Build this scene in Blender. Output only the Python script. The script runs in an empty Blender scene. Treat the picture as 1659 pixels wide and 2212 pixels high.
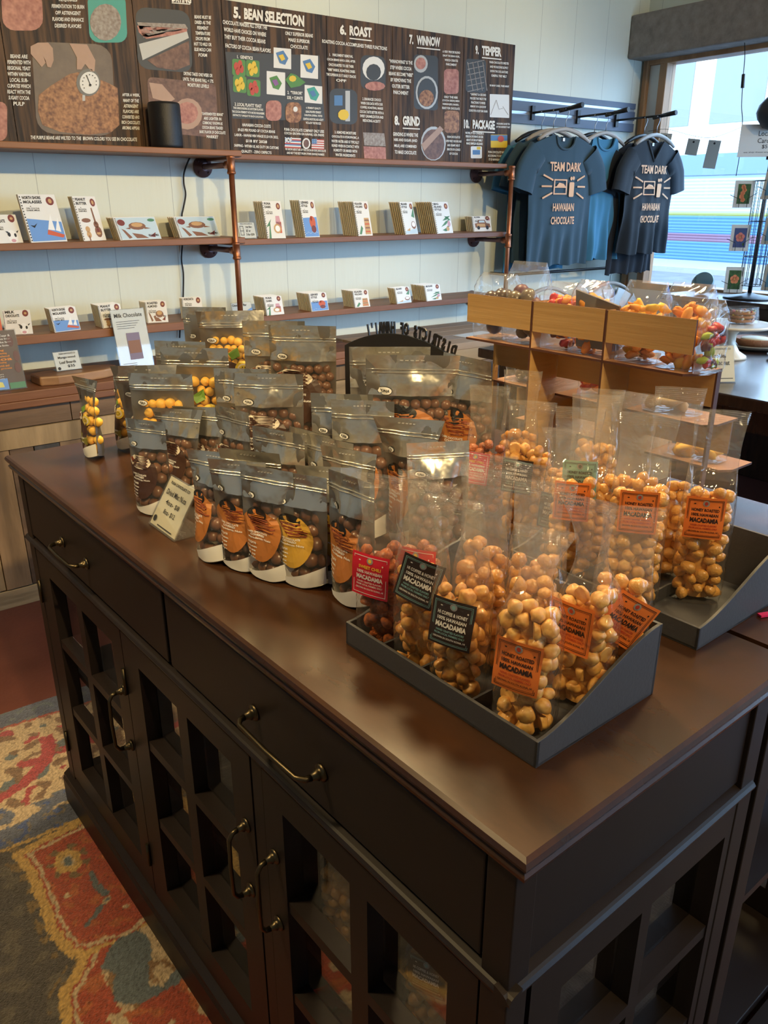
import bpy, bmesh, math, random
from mathutils import Vector, Matrix, noise
S = bpy.context.scene
COL = S.collection
PI = math.pi
R = math.radians

# ---------------------------------------------------------------- camera
F, HZ, CX, CY, H = 1717.0, 437.0, 829.5, 1106.0, 1.45
PITCH = math.atan((CY - HZ) / F)
YAW = math.atan(1375 / 1843)
cd = bpy.data.cameras.new('camera')
cd.sensor_fit = 'VERTICAL'
cd.sensor_height = 24
cd.lens = F / 2212 * 24
cd.clip_start = 0.02
cam = bpy.data.objects.new('camera', cd)
COL.objects.link(cam)
cam.location = (0, 0, H)
cam.rotation_euler = (PI / 2 - PITCH, 0, -YAW)
S.camera = cam

# ---------------------------------------------------------------- light
w = bpy.data.worlds.new('sky')
S.world = w
w.use_nodes = True
bg = w.node_tree.nodes['Background']
bg.inputs[0].default_value = (0.42, 0.68, 1.0, 1)
bg.inputs[1].default_value = 10.5
S.view_settings.view_transform = 'Standard'
S.view_settings.look = 'None'
S.view_settings.gamma = 1
S.view_settings.exposure = 0.0
S.cycles.transparent_max_bounces = 24
S.cycles.max_bounces = 8
S.cycles.sample_clamp_indirect = 6

def lamp(name, kind, loc, energy, color, size=0.1, target=None, angle=None, size_y=None, blend=0.5):
    l = bpy.data.lights.new(name, kind)
    l.energy = energy
    l.color = color
    if kind == 'AREA':
        l.size = size
        if size_y:
            l.shape = 'RECTANGLE'
            l.size_y = size_y
    elif kind == 'SUN':
        l.angle = R(1.5)
    else:
        l.shadow_soft_size = size
    if kind == 'SPOT':
        l.spot_size = R(angle or 80)
        l.spot_blend = blend
    o = bpy.data.objects.new(name, l)
    COL.objects.link(o)
    o.location = loc
    if target is not None:
        o.rotation_euler = (Vector(target) - Vector(loc)).to_track_quat('-Z', 'Y').to_euler()
    return o

WARM = (1.0, 0.74, 0.36)
# ceiling track lamps over the shop floor, washing the shelves and the counter; two rug spots are added
lamp('warm_spot', 'SPOT', (0.2, -1.4, 2.95), 330, WARM, 0.05, (0.7, 3.42, 1.3), 50)
lamp('warm_spot', 'SPOT', (1.9, -1.4, 2.95), 330, WARM, 0.05, (2.2, 3.42, 1.3), 50)
lamp('warm_spot', 'SPOT', (3.4, -1.0, 2.95), 110, WARM, 0.05, (3.5, 3.42, 1.5), 70)
lamp('warm_spot', 'SPOT', (1.35, 1.95, 2.95), 260, WARM, 0.16, (0.75, 0.9, 0.95), 75)
lamp('warm_spot', 'SPOT', (2.2, 0.9, 2.95), 170, WARM, 0.16, (1.2, 0.7, 0.95), 75)
lamp('warm_spot', 'SPOT', (-0.6, 1.5, 2.95), 170, WARM, 0.16, (0.1, 1.5, 0), 75)  # added to brighten the rug, no known lamp there
lamp('warm_spot', 'SPOT', (0.6, -0.9, 2.95), 150, WARM, 0.16, (0.7, -.15, 0), 75)  # added to light the rug near the camera for the glass to reflect
lamp('sun', 'SUN', (12, 0, 10), 5.0, (1.0, 0.95, 0.86), target=(20, 6, 0))
# daylight through the shop window and the unseen front one (sky portals)
for (l_, t_, a_, b_) in (((4.56, .5, 1.6), (0, .5, 1.6), 5.6, 1.3), ((3.5, -2.66, 1.475), (3.5, 3, 1.475), 1.6, 2.0)):
    pt = lamp('window_portal', 'AREA', l_, 1, (1, 1, 1), a_, t_, size_y=b_)
    pt.data.cycles.is_portal = True

# ---------------------------------------------------------------- places
def ray(x, y):
    r = ((x - CX) / F, -(y - CY) / F)
    f = Vector((math.sin(YAW) * math.cos(PITCH), math.cos(YAW) * math.cos(PITCH), -math.sin(PITCH)))
    rt = Vector((math.cos(YAW), -math.sin(YAW), 0))
    return r[0] * rt + r[1] * rt.cross(f) + f
EYE = Vector((0, 0, H))
def atz(x, y, z):
    d = ray(x, y)
    return EYE + d * ((z - H) / d.z)
def aty(x, y, Y):
    d = ray(x, y)
    return EYE + d * (Y / d.y)
def atx(x, y, X):
    d = ray(x, y)
    return EYE + d * (X / d.x)
ZT = 0.94                       # counter height
A0 = Vector((0.399, 0.337, 0))  # near corner of the counter
RC = R(2.8)
UV_ = Vector((math.cos(RC), math.sin(RC), 0))
VV_ = Vector((-math.sin(RC), math.cos(RC), 0))
def CW(u, v, z=ZT):
    p = A0 + u * UV_ + v * VV_
    return Vector((p.x, p.y, z))

# ---------------------------------------------------------------- materials
MATS = {}
def mat(name, col=(0.8, 0.8, 0.8), rough=0.5, metal=0.0, spec=0.5, coat=0.0, noise_amt=0.0, nscale=8.0, stretch=(1, 1, 1),
        col2=None, bump=0.0, bscale=40.0, emit=None, estr=0.0, sheen=0.0, sub=0.0, vcol=None, detail=4.0, trans=0.0):
    if name in MATS:
        return MATS[name]
    m = bpy.data.materials.new(name)
    m.use_nodes = True
    nt = m.node_tree
    b = nt.nodes['Principled BSDF']
    b.inputs['Base Color'].default_value = (*col, 1)
    b.inputs['Roughness'].default_value = rough
    b.inputs['Metallic'].default_value = metal
    b.inputs['Specular IOR Level'].default_value = spec
    b.inputs['Coat Weight'].default_value = coat
    b.inputs['Coat Roughness'].default_value = 0.15
    b.inputs['Sheen Weight'].default_value = sheen
    b.inputs['Transmission Weight'].default_value = trans
    if sub:
        b.inputs['Subsurface Weight'].default_value = sub
        b.inputs['Subsurface Scale'].default_value = 0.01
    if emit:
        b.inputs['Emission Color'].default_value = (*emit, 1)
        b.inputs['Emission Strength'].default_value = estr
    if vcol:
        a = nt.nodes.new('ShaderNodeVertexColor')
        a.layer_name = vcol
        nt.links.new(a.outputs[0], b.inputs['Base Color'])
    if noise_amt or bump:
        tc = nt.nodes.new('ShaderNodeTexCoord')
        mp = nt.nodes.new('ShaderNodeMapping')
        mp.inputs['Scale'].default_value = stretch
        nt.links.new(tc.outputs['Object'], mp.inputs['Vector'])
    if noise_amt:
        n = nt.nodes.new('ShaderNodeTexNoise')
        n.inputs['Scale'].default_value = nscale
        n.inputs['Detail'].default_value = detail
        n.inputs['Roughness'].default_value = 0.6
        nt.links.new(mp.outputs[0], n.inputs['Vector'])
        cr = nt.nodes.new('ShaderNodeValToRGB')
        cr.color_ramp.elements[0].position = 0.5 - 0.25 / max(noise_amt, 0.05)*0.5
        cr.color_ramp.elements[1].position = 0.5 + 0.25 / max(noise_amt, 0.05)*0.5
        c2 = col2 or tuple(c * 0.6 for c in col)
        cr.color_ramp.elements[0].color = (*c2, 1)
        cr.color_ramp.elements[1].color = (*col, 1)
        nt.links.new(n.outputs[0], cr.inputs[0])
        nt.links.new(cr.outputs[0], b.inputs['Base Color'])
    if bump:
        n2 = nt.nodes.new('ShaderNodeTexNoise')
        n2.inputs['Scale'].default_value = bscale
        n2.inputs['Detail'].default_value = 3
        nt.links.new(mp.outputs[0], n2.inputs['Vector'])
        bp = nt.nodes.new('ShaderNodeBump')
        bp.inputs['Strength'].default_value = bump
        bp.inputs['Distance'].default_value = 0.01
        nt.links.new(n2.outputs[0], bp.inputs['Height'])
        nt.links.new(bp.outputs[0], b.inputs['Normal'])
    MATS[name] = m
    return m

def film(name, tint=(1, 1, 1), haze=0.08, rough=0.06, bump=0.5, bscale=14, ior=1.5, hazecol=(0.9, 0.9, 0.9)):
    """thin clear sheet: transparent + fresnel gloss + a little milky haze, crinkled"""
    if name in MATS:
        return MATS[name]
    m = bpy.data.materials.new(name)
    m.use_nodes = True
    nt = m.node_tree
    for n in list(nt.nodes):
        nt.nodes.remove(n)
    N, L = nt.nodes.new, nt.links.new
    out = N('ShaderNodeOutputMaterial')
    m0 = N('ShaderNodeMixShader'); m0.inputs[0].default_value = .5; tl = N('ShaderNodeBsdfTranslucent'); tl.inputs[0].default_value = (*hazecol, 1)
    tr = N('ShaderNodeBsdfTransparent'); tr.inputs[0].default_value = (*tint, 1)
    gl = N('ShaderNodeBsdfGlossy'); gl.inputs['Roughness'].default_value = rough
    df = N('ShaderNodeBsdfDiffuse'); df.inputs[0].default_value = (*hazecol, 1)
    fr = N('ShaderNodeFresnel')   # same reflectance from both sides, as for a thin sheet
    ge = N('ShaderNodeNewGeometry'); mr = N('ShaderNodeMapRange')
    mr.inputs['To Min'].default_value = ior; mr.inputs['To Max'].default_value = 1 / ior
    L(ge.outputs['Backfacing'], mr.inputs['Value']); L(mr.outputs[0], fr.inputs[0])
    m1 = N('ShaderNodeMixShader'); m2 = N('ShaderNodeMixShader')
    m1.inputs[0].default_value = haze
    L(tr.outputs[0], m1.inputs[1]); L(df.outputs[0], m0.inputs[1]); L(tl.outputs[0], m0.inputs[2]); L(m0.outputs[0], m1.inputs[2])
    L(fr.outputs[0], m2.inputs[0]); L(m1.outputs[0], m2.inputs[1]); L(gl.outputs[0], m2.inputs[2])
    L(m2.outputs[0], out.inputs[0])
    if bump:
        tc = N('ShaderNodeTexCoord')
        v = N('ShaderNodeTexNoise'); v.inputs['Scale'].default_value = bscale; v.inputs['Detail'].default_value = 2
        v.inputs['Distortion'].default_value = 1.5
        bp = N('ShaderNodeBump'); bp.inputs['Strength'].default_value = bump; bp.inputs['Distance'].default_value = 0.01
        L(tc.outputs['Object'], v.inputs['Vector']); L(v.outputs[0], bp.inputs['Height'])
        for s in (gl, df):
            L(bp.outputs[0], s.inputs['Normal'])
        L(bp.outputs[0], fr.inputs['Normal'])
    MATS[name] = m
    return m

def wood(name, c1, c2, scale=6, stretch=(1, 1, 12), rough=0.55, coat=0.0, bump=0.15, contrast=1.0, band=0.0):
    if name in MATS:
        return MATS[name]
    m = mat(name, c1, rough, coat=coat, noise_amt=contrast, nscale=scale, stretch=stretch, col2=c2, bump=bump, bscale=scale * 3, detail=8)
    return m

# ---------------------------------------------------------------- mesh building
class MB:
    def __init__(s):
        s.v = []; s.f = []; s.m = []; s.sm = []; s.marks = []
    def add(s, vs, fs, mi=0, smooth=False):
        o = len(s.v)
        s.v += [tuple(v) for v in vs]
        s.f += [tuple(i + o for i in f) for f in fs]
        s.m += [mi] * len(fs)
        s.sm += [smooth] * len(fs)
        return s
    def box(s, x0, x1, y0, y1, z0, z1, mi=0, M=None):
        vs = [(x, y, z) for z in (z0, z1) for y in (y0, y1) for x in (x0, x1)]
        if M is not None:
            vs = [M @ Vector(v) for v in vs]
        return s.add(vs, [(0, 2, 3, 1), (4, 5, 7, 6), (0, 1, 5, 4), (2, 6, 7, 3), (0, 4, 6, 2), (1, 3, 7, 5)], mi)
    def prism(s, pts, a, b, axis='z', mi=0, smooth=False):
        """closed outline swept from a to b along an axis; pts are the two other coordinates in cyclic order"""
        n = len(pts)
        def P(p, t):
            return {'z': (p[0], p[1], t), 'y': (p[0], t, p[1]), 'x': (t, p[0], p[1])}[axis]
        vs = [P(p, a) for p in pts] + [P(p, b) for p in pts]
        fs = [tuple(reversed(range(n))), tuple(range(n, 2 * n))]
        s.add(vs, fs, mi)
        o = len(s.v) - 2 * n
        for i in range(n):
            j = (i + 1) % n
            s.f.append((o + i, o + j, o + n + j, o + n + i)); s.m.append(mi); s.sm.append(smooth)
        return s
    def tube(s, pts, r, n=8, mi=0, caps=True):
        pts = [Vector(p) for p in pts]
        rs = r if isinstance(r, (list, tuple)) else [r] * len(pts)
        t0 = (pts[1] - pts[0]).normalized()
        up = Vector((0, 0, 1)) if abs(t0.z) < 0.9 else Vector((1, 0, 0))
        a = t0.cross(up).normalized()
        vs = []
        for i, p in enumerate(pts):
            if i == 0: t = pts[1] - pts[0]
            elif i == len(pts) - 1: t = pts[-1] - pts[-2]
            else: t = (pts[i + 1] - pts[i]).normalized() + (pts[i] - pts[i - 1]).normalized()
            t = t.normalized() if t.length > 1e-9 else t0
            a = (a - t * a.dot(t))
            a = a.normalized() if a.length > 1e-6 else t.orthogonal().normalized()
            b = t.cross(a)
            for k in range(n):
                an = 2 * PI * k / n
                vs.append(p + rs[i] * (math.cos(an) * a + math.sin(an) * b))
        fs = []
        for i in range(len(pts) - 1):
            for k in range(n):
                k2 = (k + 1) % n
                fs.append((i * n + k, i * n + k2, (i + 1) * n + k2, (i + 1) * n + k))
        s.add(vs, fs, mi, True)
        if caps:
            o = len(s.v) - len(vs)
            s.f.append(tuple(o + k for k in reversed(range(n)))); s.m.append(mi); s.sm.append(False)
            e = o + (len(pts) - 1) * n
            s.f.append(tuple(e + k for k in range(n))); s.m.append(mi); s.sm.append(False)
        return s
    def lathe(s, prof, c=(0, 0, 0), n=20, mi=0, M=None, smooth=True):
        vs = []
        for (r, z) in prof:
            for k in range(n):
                an = 2 * PI * k / n
                vs.append(Vector((c[0] + r * math.cos(an), c[1] + r * math.sin(an), c[2] + z)))
        if M is not None:
            vs = [M @ v for v in vs]
        fs = []
        for i in range(len(prof) - 1):
            for k in range(n):
                k2 = (k + 1) % n
                fs.append((i * n + k, i * n + k2, (i + 1) * n + k2, (i + 1) * n + k))
        s.add(vs, fs, mi, smooth)
        o = len(s.v) - len(vs)
        if prof[0][0] > 1e-5:
            s.f.append(tuple(o + k for k in reversed(range(n)))); s.m.append(mi); s.sm.append(False)
        if prof[-1][0] > 1e-5:
            e = o + (len(prof) - 1) * n
            s.f.append(tuple(e + k for k in range(n))); s.m.append(mi); s.sm.append(False)
        return s
    def blob(s, c, r, seed=0, lump=0.15, mi=0, sub=2, sq=(1, 1, 1), rot=None):
        V0, F0 = ICO[sub]
        vs = []
        for v in V0:
            d = 1 + lump * noise.noise(Vector(v) * 1.3 + Vector((seed * 3.7, seed * 1.3, seed)))
            p = Vector((v[0] * d * r * sq[0], v[1] * d * r * sq[1], v[2] * d * r * sq[2]))
            if rot is not None: p = rot @ p
            vs.append(p + Vector(c))
        return s.add(vs, F0, mi, True)
    def grid(s, fn, nu, nv, mi=0, smooth=True, closed_u=False):
        vs = [fn(i / nu, j / nv) for j in range(nv + 1) for i in range(nu + (0 if closed_u else 1))]
        W = nu + (0 if closed_u else 1)
        fs = []
        for j in range(nv):
            for i in range(nu):
                i2 = (i + 1) % W
                fs.append((j * W + i, j * W + i2, (j + 1) * W + i2, (j + 1) * W + i))
        return s.add(vs, fs, mi, smooth)
    def xf(s, M, start=0):
        for i in range(start, len(s.v)):
            s.v[i] = tuple(M @ Vector(s.v[i]))
        return s
    def mark(s):
        s.marks.append((len(s.v), len(s.f)))
    def build_split(s, name, mats, parent):
        ms = sorted(set([(0, 0)] + s.marks)) + [(len(s.v), len(s.f))]
        for (a, fa), (b, fb) in zip(ms, ms[1:]):
            if fb <= fa: continue
            q = MB(); q.v = s.v[a:b]; q.f = [tuple(i - a for i in f) for f in s.f[fa:fb]]; q.m = s.m[fa:fb]; q.sm = s.sm[fa:fb]
            q.build(name, mats, parent, fixn=False)
    def mesh(s, name, mats):
        me = bpy.data.meshes.new(name)
        me.from_pydata(s.v, [], s.f)
        for m in (mats if isinstance(mats, (list, tuple)) else [mats]):
            me.materials.append(m)
        me.polygons.foreach_set('material_index', s.m)
        me.polygons.foreach_set('use_smooth', s.sm)
        me.update()
        return me
    def build(s, name, mats, parent=None, loc=(0, 0, 0), rot=(0, 0, 0), bevel=0.0, fixn=True):
        me = s.mesh(name, mats)
        if fixn:
            b = bmesh.new(); b.from_mesh(me); bmesh.ops.recalc_face_normals(b, faces=b.faces); b.to_mesh(me); b.free()
        o = bpy.data.objects.new(name, me)
        COL.objects.link(o)
        o.location = loc; o.rotation_euler = rot
        if parent is not None: o.parent = parent
        if bevel:
            md = o.modifiers.new('bevel', 'BEVEL'); md.width = bevel; md.segments = 2; md.limit_method = 'ANGLE'
        return o

ICO = {}
for _s in (1, 2, 3):
    _b = bmesh.new(); bmesh.ops.create_icosphere(_b, subdivisions=_s, radius=1)
    _b.verts.ensure_lookup_table()
    ICO[_s] = ([tuple(v.co) for v in _b.verts], [tuple(v.index for v in f.verts) for f in _b.faces]); _b.free()

def tag(o, label=None, cat=None, group=None, kind=None):
    if label: o['label'] = label
    if cat: o['category'] = cat
    if group: o['group'] = group
    if kind: o['kind'] = kind
    return o
def empty(name, loc=(0, 0, 0), rz=0.0, label=None, cat=None, group=None, kind=None):
    o = bpy.data.objects.new(name, None)
    COL.objects.link(o)
    o.location = loc; o.rotation_euler = (0, 0, rz)
    o.empty_display_size = 0.05
    return tag(o, label, cat, group, kind)
def copy_tree(o, parent=None):
    c = o.copy(); COL.objects.link(c)
    if parent is not None: c.parent = parent
    for ch in list(o.children): copy_tree(ch, c)
    return c

# ---------------------------------------------------------------- lettering
TXT = {}
def text_geo(t, bold=0.0):
    key = (t, bold)
    if key in TXT: return TXT[key]
    cu = bpy.data.curves.new('t', 'FONT')
    cu.body = t; cu.size = 1; cu.resolution_u = 2; cu.offset = bold; cu.align_x = 'CENTER'; cu.space_line = 1.0
    ob = bpy.data.objects.new('t', cu); COL.objects.link(ob)
    bpy.context.view_layer.update()
    me = bpy.data.meshes.new_from_object(ob)
    vs = [tuple(v.co) for v in me.vertices]; fs = [tuple(p.vertices) for p in me.polygons]
    bpy.data.objects.remove(ob); bpy.data.curves.remove(cu); bpy.data.meshes.remove(me)
    if vs:
        x0 = min(v[0] for v in vs); x1 = max(v[0] for v in vs); y0 = min(v[1] for v in vs); y1 = max(v[1] for v in vs)
    else: x0 = x1 = y0 = y1 = 0
    TXT[key] = (vs, fs, x0, x1, y0, y1)
    return TXT[key]
def put_text(mb, t, cx, cy, w, h, fn, mi=0, bold=0.02, slant=0.0):
    """letters fitted into a box w x h centred at (cx, cy); fn maps (s, t) to a point"""
    vs, fs, x0, x1, y0, y1 = text_geo(t, bold)
    if not vs: return
    sx = w / max(x1 - x0, 1e-6); sy = h / max(y1 - y0, 1e-6)
    out = []
    for v in vs:
        yy = (v[1] - (y0 + y1) / 2) * sy
        out.append(fn(cx + (v[0] - (x0 + x1) / 2) * sx + slant * yy, cy + yy))
    mb.add(out, fs, mi)
def ellipse(n=20, rx=1, ry=1, cx=0, cy=0):
    return [(cx + rx * math.cos(2 * PI * k / n), cy + ry * math.sin(2 * PI * k / n)) for k in range(n)]
def patch(mb, pts, fn, mi=0, rings=2):
    """flat outline as a fan, mapped through fn"""
    n = len(pts); cx = sum(p[0] for p in pts) / n; cy = sum(p[1] for p in pts) / n
    vs = [fn(cx, cy)]
    for r in range(1, rings + 1):
        k = r / rings; vs += [fn(cx + (p[0] - cx) * k, cy + (p[1] - cy) * k) for p in pts]
    fs = []
    for i in range(n):
        j = (i + 1) % n
        fs.append((0, 1 + i, 1 + j))
        for r in range(rings - 1):
            a = 1 + r * n; fs.append((a + i, a + n + i, a + n + j, a + j))
    mb.add(vs, fs, mi)
def rectp(x0, x1, y0, y1):
    return [(x0, y0), (x1, y0), (x1, y1), (x0, y1)]
def bar2(x0, y0, x1, y1, w):
    dx, dy = x1 - x0, y1 - y0; l = math.hypot(dx, dy) or 1; nx, ny = -dy / l * w / 2, dx / l * w / 2
    return [(x0 + nx, y0 + ny), (x1 + nx, y1 + ny), (x1 - nx, y1 - ny), (x0 - nx, y0 - ny)]
def scrib(mb, x0, x1, y, h, fn, mi, rnd, wd=0.0012):
    """a line of handwriting-like strokes"""
    x = x0
    while x < x1:
        a = rnd.uniform(-.5, .5) * h; b = rnd.uniform(-.5, .5) * h; st = h * rnd.uniform(.25, .6)
        mb.add([fn(*p) for p in bar2(x, y + a, min(x + st, x1), y + b, wd)], [(0, 1, 2, 3)], mi)
        x += st
# ================================================================ the room
XL, XR, YB, YF, ZC = -2.4, 4.5, 3.42, -2.6, 3.05
def wall_material():
    m = bpy.data.materials.new('painted_boards'); m.use_nodes = True
    nt = m.node_tree; N, L = nt.nodes.new, nt.links.new
    b = nt.nodes['Principled BSDF']; b.inputs['Roughness'].default_value = 0.55
    tc = N('ShaderNodeTexCoord'); sp = N('ShaderNodeSeparateXYZ'); L(tc.outputs['Object'], sp.inputs[0])
    ad = N('ShaderNodeMath'); ad.operation = 'ADD'; L(sp.outputs[0], ad.inputs[0]); L(sp.outputs[1], ad.inputs[1])
    md = N('ShaderNodeMath'); md.operation = 'PINGPONG'; md.inputs[1].default_value = 0.135; L(ad.outputs[0], md.inputs[0])
    lt = N('ShaderNodeMath'); lt.operation = 'LESS_THAN'; lt.inputs[1].default_value = 0.0012; L(md.outputs[0], lt.inputs[0])
    n = N('ShaderNodeTexNoise'); n.inputs['Scale'].default_value = 2.0; n.inputs['Detail'].default_value = 5; L(tc.outputs['Object'], n.inputs['Vector'])
    cr = N('ShaderNodeValToRGB'); cr.color_ramp.elements[0].color = (0.66, 0.72, 0.64, 1); cr.color_ramp.elements[1].color = (0.76, 0.80, 0.72, 1)
    L(n.outputs[0], cr.inputs[0])
    mx = N('ShaderNodeMix'); mx.data_type = 'RGBA'; mx.inputs[7].default_value = (0.42, 0.46, 0.42, 1)
    L(lt.outputs[0], mx.inputs[0]); L(cr.outputs[0], mx.inputs[6]); L(mx.outputs[2], b.inputs['Base Color'])
    mp = N('ShaderNodeMapping'); mp.inputs['Scale'].default_value = (1, 1, .12); L(tc.outputs['Object'], mp.inputs[0])
    n2 = N('ShaderNodeTexNoise'); n2.inputs['Scale'].default_value = 30; L(mp.outputs[0], n2.inputs['Vector'])
    bp = N('ShaderNodeBump'); bp.inputs['Strength'].default_value = 0.25; bp.inputs['Distance'].default_value = 0.006
    L(n2.outputs[0], bp.inputs['Height']); L(bp.outputs[0], b.inputs['Normal'])
    return m
WALL = wall_material()
FLOOR = mat('stained_concrete', (0.125, 0.040, 0.030), 0.4, noise_amt=.8, nscale=2.5, col2=(0.075, 0.022, 0.018), bump=.08, bscale=60)
CEIL = mat('ceiling_paint', (0.80, 0.78, 0.70), 0.8)
TRIM = wood('window_wood', (0.42, 0.23, 0.11), (0.28, 0.14, 0.06), 10, (1, 1, .15), .45)
WHITE = mat('white_paint', (0.75, 0.76, 0.72), 0.5)

def struct(name, mb, m, **k):
    return tag(mb.build(name, m, **k), kind='structure')
struct('floor', MB().box(XL, XR, YF, YB, -.1, 0), FLOOR)
struct('ceiling', MB().box(XL, XR, YF, YB, ZC, ZC + .1), CEIL)
struct('wall_back', MB().box(XL - .1, XR + .1, YB, YB + .1, -.1, ZC + .1), WALL)
struct('wall_left', MB().box(XL - .1, XL, YF, YB, -.1, ZC + .1), WALL)
fw = MB().box(XL - .1, 2.7, YF - .1, YF, -.1, ZC + .1).box(4.3, XR + .1, YF - .1, YF, -.1, ZC + .1).box(2.7, 4.3, YF - .1, YF, -.1, .45).box(2.7, 4.3, YF - .1, YF, 2.5, ZC + .1)
struct('wall_front', fw, WALL)
WY0, WY1, WZ0, WZ1 = -2.3, 3.33, .93, 2.26
wr = MB().box(XR, XR + .12, YF, YB, -.1, WZ0).box(XR, XR + .12, YF, YB, WZ1, ZC + .1)
wr.box(XR, XR + .12, WY1 + .06, YB, WZ0, WZ1).box(XR, XR + .12, YF, WY0, WZ0, WZ1)
struct('wall_right', wr, WALL)
# shop window
wf = MB()
wf.box(XR - .02, XR + .1, WY1 + .045, WY1 + .075, WZ0, WZ1)
wf.box(XR - .01, XR + .08, WY1 - .085, WY1 - .035, WZ0, WZ1)
wf.box(XR - .015, XR + .1, WY0, WY1 + .075, WZ1 - .05, WZ1)
wf.box(XR - .01, XR + .1, WY0, WY1, WZ0, WZ0 + .04)
wf.box(XR - .01, XR + .1, WY0 - .05, WY0, WZ0, WZ1)
win = struct('window_1', wf, TRIM, bevel=.004)
MB().box(XR + .01, XR + .07, WY1 - .035, WY1 + .045, WZ0, WZ1 - .05).build('jamb', WHITE, win)
GLASS = film('window_glass', (0.97, 0.98, 1), 0.0, 0.02, 0)
MB().box(XR + .045, XR + .05, WY0, WY1 - .085, WZ0 + .04, WZ1 - .05).build('pane', GLASS, win)
w2 = MB()
for xx in (2.7, 3.45, 4.22): w2.box(xx, xx + .08, YF - .08, YF + .01, .45, 2.5)
w2.box(2.78, 4.22, YF - .08, YF + .01, .45, .52).box(2.78, 4.22, YF - .08, YF + .01, 2.43, 2.5)
w2o = struct('unseen_window', w2, TRIM)  # unseen window behind the camera, added and sized for its daylight
MB().box(2.78, 4.22, YF - .05, YF - .045, .52, 2.43).build('pane', GLASS, w2o)
struct('trim_1', MB().box(XR - .16, XR - .001, .2, YB - .001, 2.235, 2.46), mat('valance_cloth', (0.33, 0.29, 0.26), .9, noise_amt=.5, nscale=20, bump=.2, bscale=300), bevel=.01)

# ---- outside, across the street
tag(MB().box(4.7, 40, -20, 40, -.22, -.12).build('ground', mat('asphalt', (0.10, 0.105, 0.115), .8, noise_amt=.6, nscale=3)), kind='structure')
tag(MB().box(17.5, 19.99, -20, 40, -.12, .0).build('sidewalk', mat('pale_concrete', (0.20, 0.20, 0.19), .8)), 'pale concrete sidewalk across the street', 'sidewalk', kind='structure')
bl = empty('street_building', (20, 12, 0), 0, 'white building with roller shutter seen across the street through window', 'building')
MB().box(0, .3, -20, 22, -.12, 9).build('facade', mat('white_render', (0.62, 0.62, 0.60), .8), bl)
for (a, b_, c, d) in ((1.6, 3.0, 3.3, 4.9), (1.9, 3.2, 5.6, 7.2), (-.4, 1.0, 3.3, 4.9), (-.2, 1.1, 5.6, 7.2), (-6, -4, 3.3, 4.9)):
    MB().box(-.03, .05, a, b_, c, d).build('window', mat('grey_window', (0.14, 0.15, 0.17), .3), bl)
sh = MB()
z0 = 0.0
bands = [(0.0, .32, 1), (.32, .48, 1), (.48, .68, 2), (.68, .80, 1), (.80, 1.12, 1), (1.12, 1.20, 3), (1.20, 2.1, 4)]
for a, b_, mi in bands:
    k = max(1, round((b_ - a) / .08))
    for i in range(k):
        zz0 = a + (b_ - a) * i / k; zz1 = a + (b_ - a) * (i + 1) / k
        sh.prism([(-.06, zz0), (-.068, (zz0 + zz1) / 2), (-.06, zz1), (0, zz1), (0, zz0)], -16, 6, 'y', mi)
sh.build('roller_shutter', [WHITE, mat('shutter_blue', (0.035, 0.11, 0.27), .5), mat('shutter_pink', (0.11, 0.05, 0.08), .5), mat('shutter_yellow', (0.16, 0.17, 0.035), .5), mat('shutter_grey', (0.27, 0.33, 0.38), .5)], bl)
MB().box(-.12, -.0, -16, 6, 2.1, 2.6).build('awning_beam', mat('beam_blue', (0.10, 0.15, 0.24), .5), bl)

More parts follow.
